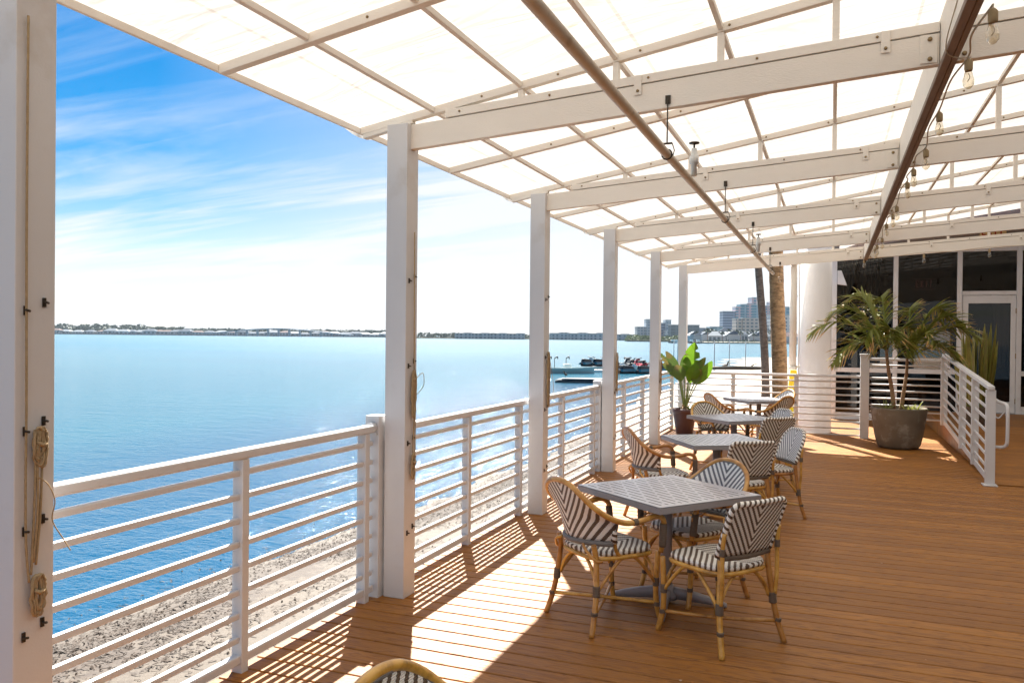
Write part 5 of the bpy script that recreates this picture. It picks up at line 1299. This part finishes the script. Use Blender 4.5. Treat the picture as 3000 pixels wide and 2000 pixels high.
for i in range(34):
    k = rnd.randrange(3); o = copy_tree(hk[k]) if used[k] else hk[k]; used[k] = 1
    o.location = bearing(px, 1046 + rnd.uniform(0, 8), -1.0); o.rotation_euler = (0, 0, FACE + rnd.uniform(-.25, .25)); s_ = rnd.uniform(.75, 1.25); o.scale = (s_, 1, s_ * rnd.uniform(.85, 1.2)); tag(o, hl[k], 'house', hl[k].replace('low ', 'low ').replace('house', 'houses'))
    px += rnd.uniform(17, 29)
# long low bridge
o = empty('road_bridge', bearing(640, 1030, -1.75), FACE, 'long low arched road bridge on the horizon', 'bridge')
b = MB(); n = 40; Lb = 190.
zs_ = lambda t: 2.6 + 7.2 * (sin(pi * t) ** 1.3)
for i in range(n):
    t0, t1 = i / n, (i + 1) / n; b.bar((-Lb / 2 + Lb * t0, 0, zs_(t0)), (-Lb / 2 + Lb * t1, 0, zs_(t1)), 9, 1.0)
b.build('deck', M['tower_grey'], o)
for i in range(1, 14):
    t = i / 14; b = MB(); x_ = -Lb / 2 + Lb * t; b.box(x_ - .7, x_ + .7, -3, 3, 0, zs_(t) - .52); b.build('pier', M['tower_grey'], o)
# waterside rows, middle distance
row_l = ['long blue grey waterside row left of the third post', 'long blue grey waterside row between the third and fourth posts', 'blue grey waterside row right of the fourth post, ending at the mangroves']
for (a, c, h, lb) in ((1045, 1205, 5.2, row_l[0]), (1262, 1392, 6.4, row_l[1]), (1408, 1462, 5.6, row_l[2])):
    dp = 850.; o = empty('waterside_row', bearing((a + c) / 2, dp, -1.0), FACE, lb, 'building'); wd = (c - a) / FPX * dp; n = max(3, int(wd / 9))
    for i in range(n):
        x_ = -wd / 2 + wd * (i + .5) / n; b = MB(); b.box(x_ - wd / n / 2 + .02, x_ + wd / n / 2 - .02, -5 - (i % 2), 5, 0, h * (.9 + .1 * (i % 2))); wl = b.build('wall', M['row_front'], o)
        b = MB(); hz = h * (.9 + .1 * (i % 2)); b.box(x_ - wd / n / 2 + .1, x_ + wd / n / 2 - .1, -5.4 - (i % 2), 5.4, hz + .01, hz + .5); b.build('roof', M['rooftan'], wl)
# right bank: hotels and towers
def block(name, parts_, label, dp, cat='building'):
    xs_ = [q[0] for q in parts_] + [q[1] for q in parts_]; mid = (min(xs_) + max(xs_)) / 2
    o = empty(name, bearing(mid, dp, -1.0), FACE, label, cat)
    for (a, c, ztop, mt, yo) in parts_:
        s_ = dp / FPX; b = MB(); b.box((a - mid) * s_, (c - mid) * s_, yo, yo + 16, 0, ztop + 1); wl = b.build('wall', M[mt], o)
        b = MB(); b.box((a - mid) * s_ - .3, (c - mid) * s_ + .3, yo - .4, yo + 16.3, ztop + 1.01, ztop + 1.7); b.build('roof', M['concrete'], wl)
    return o
block('hotel', [(1464, 1484, 13, 'tower_grey', 4), (1484.5, 1510, 21.5, 'tower_grey', 0), (1510.5, 1528, 17.5, 'tower_blue', 3), (1528.5, 1541, 21, 'tower_grey', 0), (1524, 1536, 9, 'hotel_white', -8)], 'stepped grey hotel tower behind the mangroves', 900)
block('office_block', [(1541, 1606, 15., 'office_dark', 0)], 'dark glass block beside the stepped hotel', 860)
block('apartment_block', [(1607, 1632, 12.4, 'tower_blue', 2), (1632.5, 1662, 14., 'tower_teal', 5)], 'low blue apartment block between the dark block and the towers', 900)
block('apartment_tower', [(1660, 1688, 33, 'tower_blue', 0), (1688.5, 1700, 38.5, 'tower_pink', -2), (1700.5, 1756, 41.5, 'tower_teal', 2), (1716, 1727, 42.5, 'tower_pink', .5), (1729, 1741, 50., 'tower_pink', 6), (1756.5, 1780, 40, 'tower_pink', 0), (1774, 1786, 45, 'tower_pink', 8), (1780.5, 1830, 39, 'tower_teal', 3)], 'tallest stepped pink and teal apartment tower on the right bank', 950)
block('hotel', [(1692, 1706, 22.5, 'hotel_beige', 3), (1706.5, 1756, 23, 'hotel_beige', 0)], 'beige mid-rise hotel at the foot of the tall tower', 860)
block('hotel', [(1772, 1830, 26, 'hotel_white', 0)], 'white mid-rise hotel behind the palm trunks', 840)
wh = [house(9, 9, 4.2, 3.2, M['housewhite'], M['roofwhite']), house(7, 9, 5.2, 3.0, M['housewhite'], M['roofblue'])]
wl_ = ['small pale gabled house with a grey roof in the cluster below the towers', 'small pale house with a dark blue roof in the cluster below the towers']
used = [0, 0]; px = 1592
for i in range(22):
    k = 0 if rnd.random() < .72 else 1; o = copy_tree(wh[k]) if used[k] else wh[k]; used[k] = 1
    o.location = bearing(px, 575 + rnd.uniform(0, 40), -.9); o.rotation_euler = (0, 0, FACE + rnd.choice((0, pi / 2)) + rnd.uniform(-.3, .3)); tag(o, wl_[k], 'house', wl_[k].replace('house', 'houses')); px += rnd.uniform(7, 11)
o = house(12, 10, 7.5, 3.6, M['housewhite'], M['roofblue']); o.location = bearing(1664, 640, -.9); o.rotation_euler = (0, 0, FACE + pi / 2 - .2); tag(o, 'large pale gabled house with a dark roof in the middle of the white cluster', 'house')
o = house(16, 10, 4., 3, M['housewhite'], M['rooftan']); o.location = bearing(1812, 545, -.9); o.rotation_euler = (0, 0, FACE); tag(o, 'pale house with a dull red roof beside the thick palm trunk', 'house')
def small_palm():
    o = empty('far_palm'); b = MB(); b.tube([(0, 0, 0), (.2, 0, 6)], [.22, .16], 6); b.build('trunk', M['trunk_grey'], o)
    b = MB(); r2 = random.Random(5); clump(b, (.2, 0, 5.2), 2.0, 2.2, r2, 60, .55); b.build('crown', M['foliage'], o); return o
SP = small_palm()
for i in range(26):
    o = SP if i == 0 else copy_tree(SP); o.location = bearing(1600 + i * 8.3 + rnd.uniform(-3, 3), 560 + rnd.uniform(0, 60), -.9); s_ = rnd.uniform(.7, 1.25); o.scale = (s_, s_, s_); tag(o, 'small palm among the white houses on the right bank', 'palm tree', 'palms among the white houses')
b = MB()
for i in range(60):
    p = bearing(rnd.uniform(1595, 1840), 556 + rnd.uniform(0, 20), -.95); clump(b, p, rnd.uniform(1., 2.2), rnd.uniform(.8, 1.8), rnd, 16, .45)
tag(b.build('shore_bushes', M['foliage']), 'dark low bushes along the foot of the white houses', 'bushes', kind='stuff')
o = empty('pier', bearing(1660, 508, -1.75), FACE, 'long low pier on short piles in front of the white houses', 'pier')
Lp = 118 / FPX * 508
b = MB(); b.box(-Lp / 2, Lp / 2, -1.2, 1.2, 1.5, 1.85); b.build('deck', M['seawall'], o)
for i in range(11):
    b = MB(); x_ = -Lp / 2 + .5 + i * (Lp - 1) / 10; b.tube([(x_, -.9, -1), (x_, -.9, 1.499)], .22, 7); b.build('pile', M['log'], o)
for (px, lb) in ((1545, 'small dark boat moored left of the pier'), (1553, 'small white boat moored beside the dark one'), (1588, 'small dark boat moored at the end of the pier'), (1603, 'small boat at the near end of the pier, by the plant leaf')):
    o = empty('moored_boat', bearing(px, 470, ZW), FACE, lb, 'boat'); hull(5.2, 1.8, 1.3).build('hull', M['boatwhite'] if 'white' in lb else M['dockgrey'], o)
    b = MB(); b.box(-.8, .9, -.6, .6, 1.25, 2.3); b.build('cabin', M['boatwhite'], o, .1)

# haze over the bay
b = MB(); b.box(-1500, 1500, -60, 1400, -6, 75)
hz = b.build('haze', bpy.data.materials.new('bay_haze'), None); hz['kind'] = 'stuff'
hm = hz.data.materials[0]; hm.use_nodes = True; nt = hm.node_tree
for n in list(nt.nodes): nt.nodes.remove(n)
out = nt.nodes.new('ShaderNodeOutputMaterial'); pv = N(nt, 'ShaderNodeVolumePrincipled'); pv.inputs['Color'].default_value = (.72, .84, .97, 1); pv.inputs['Density'].default_value = .00008; pv.inputs['Anisotropy'].default_value = .1; L(nt, pv, 0, out, 'Volume')
tag(hz, 'thin pale blue haze over the far shore of the bay')
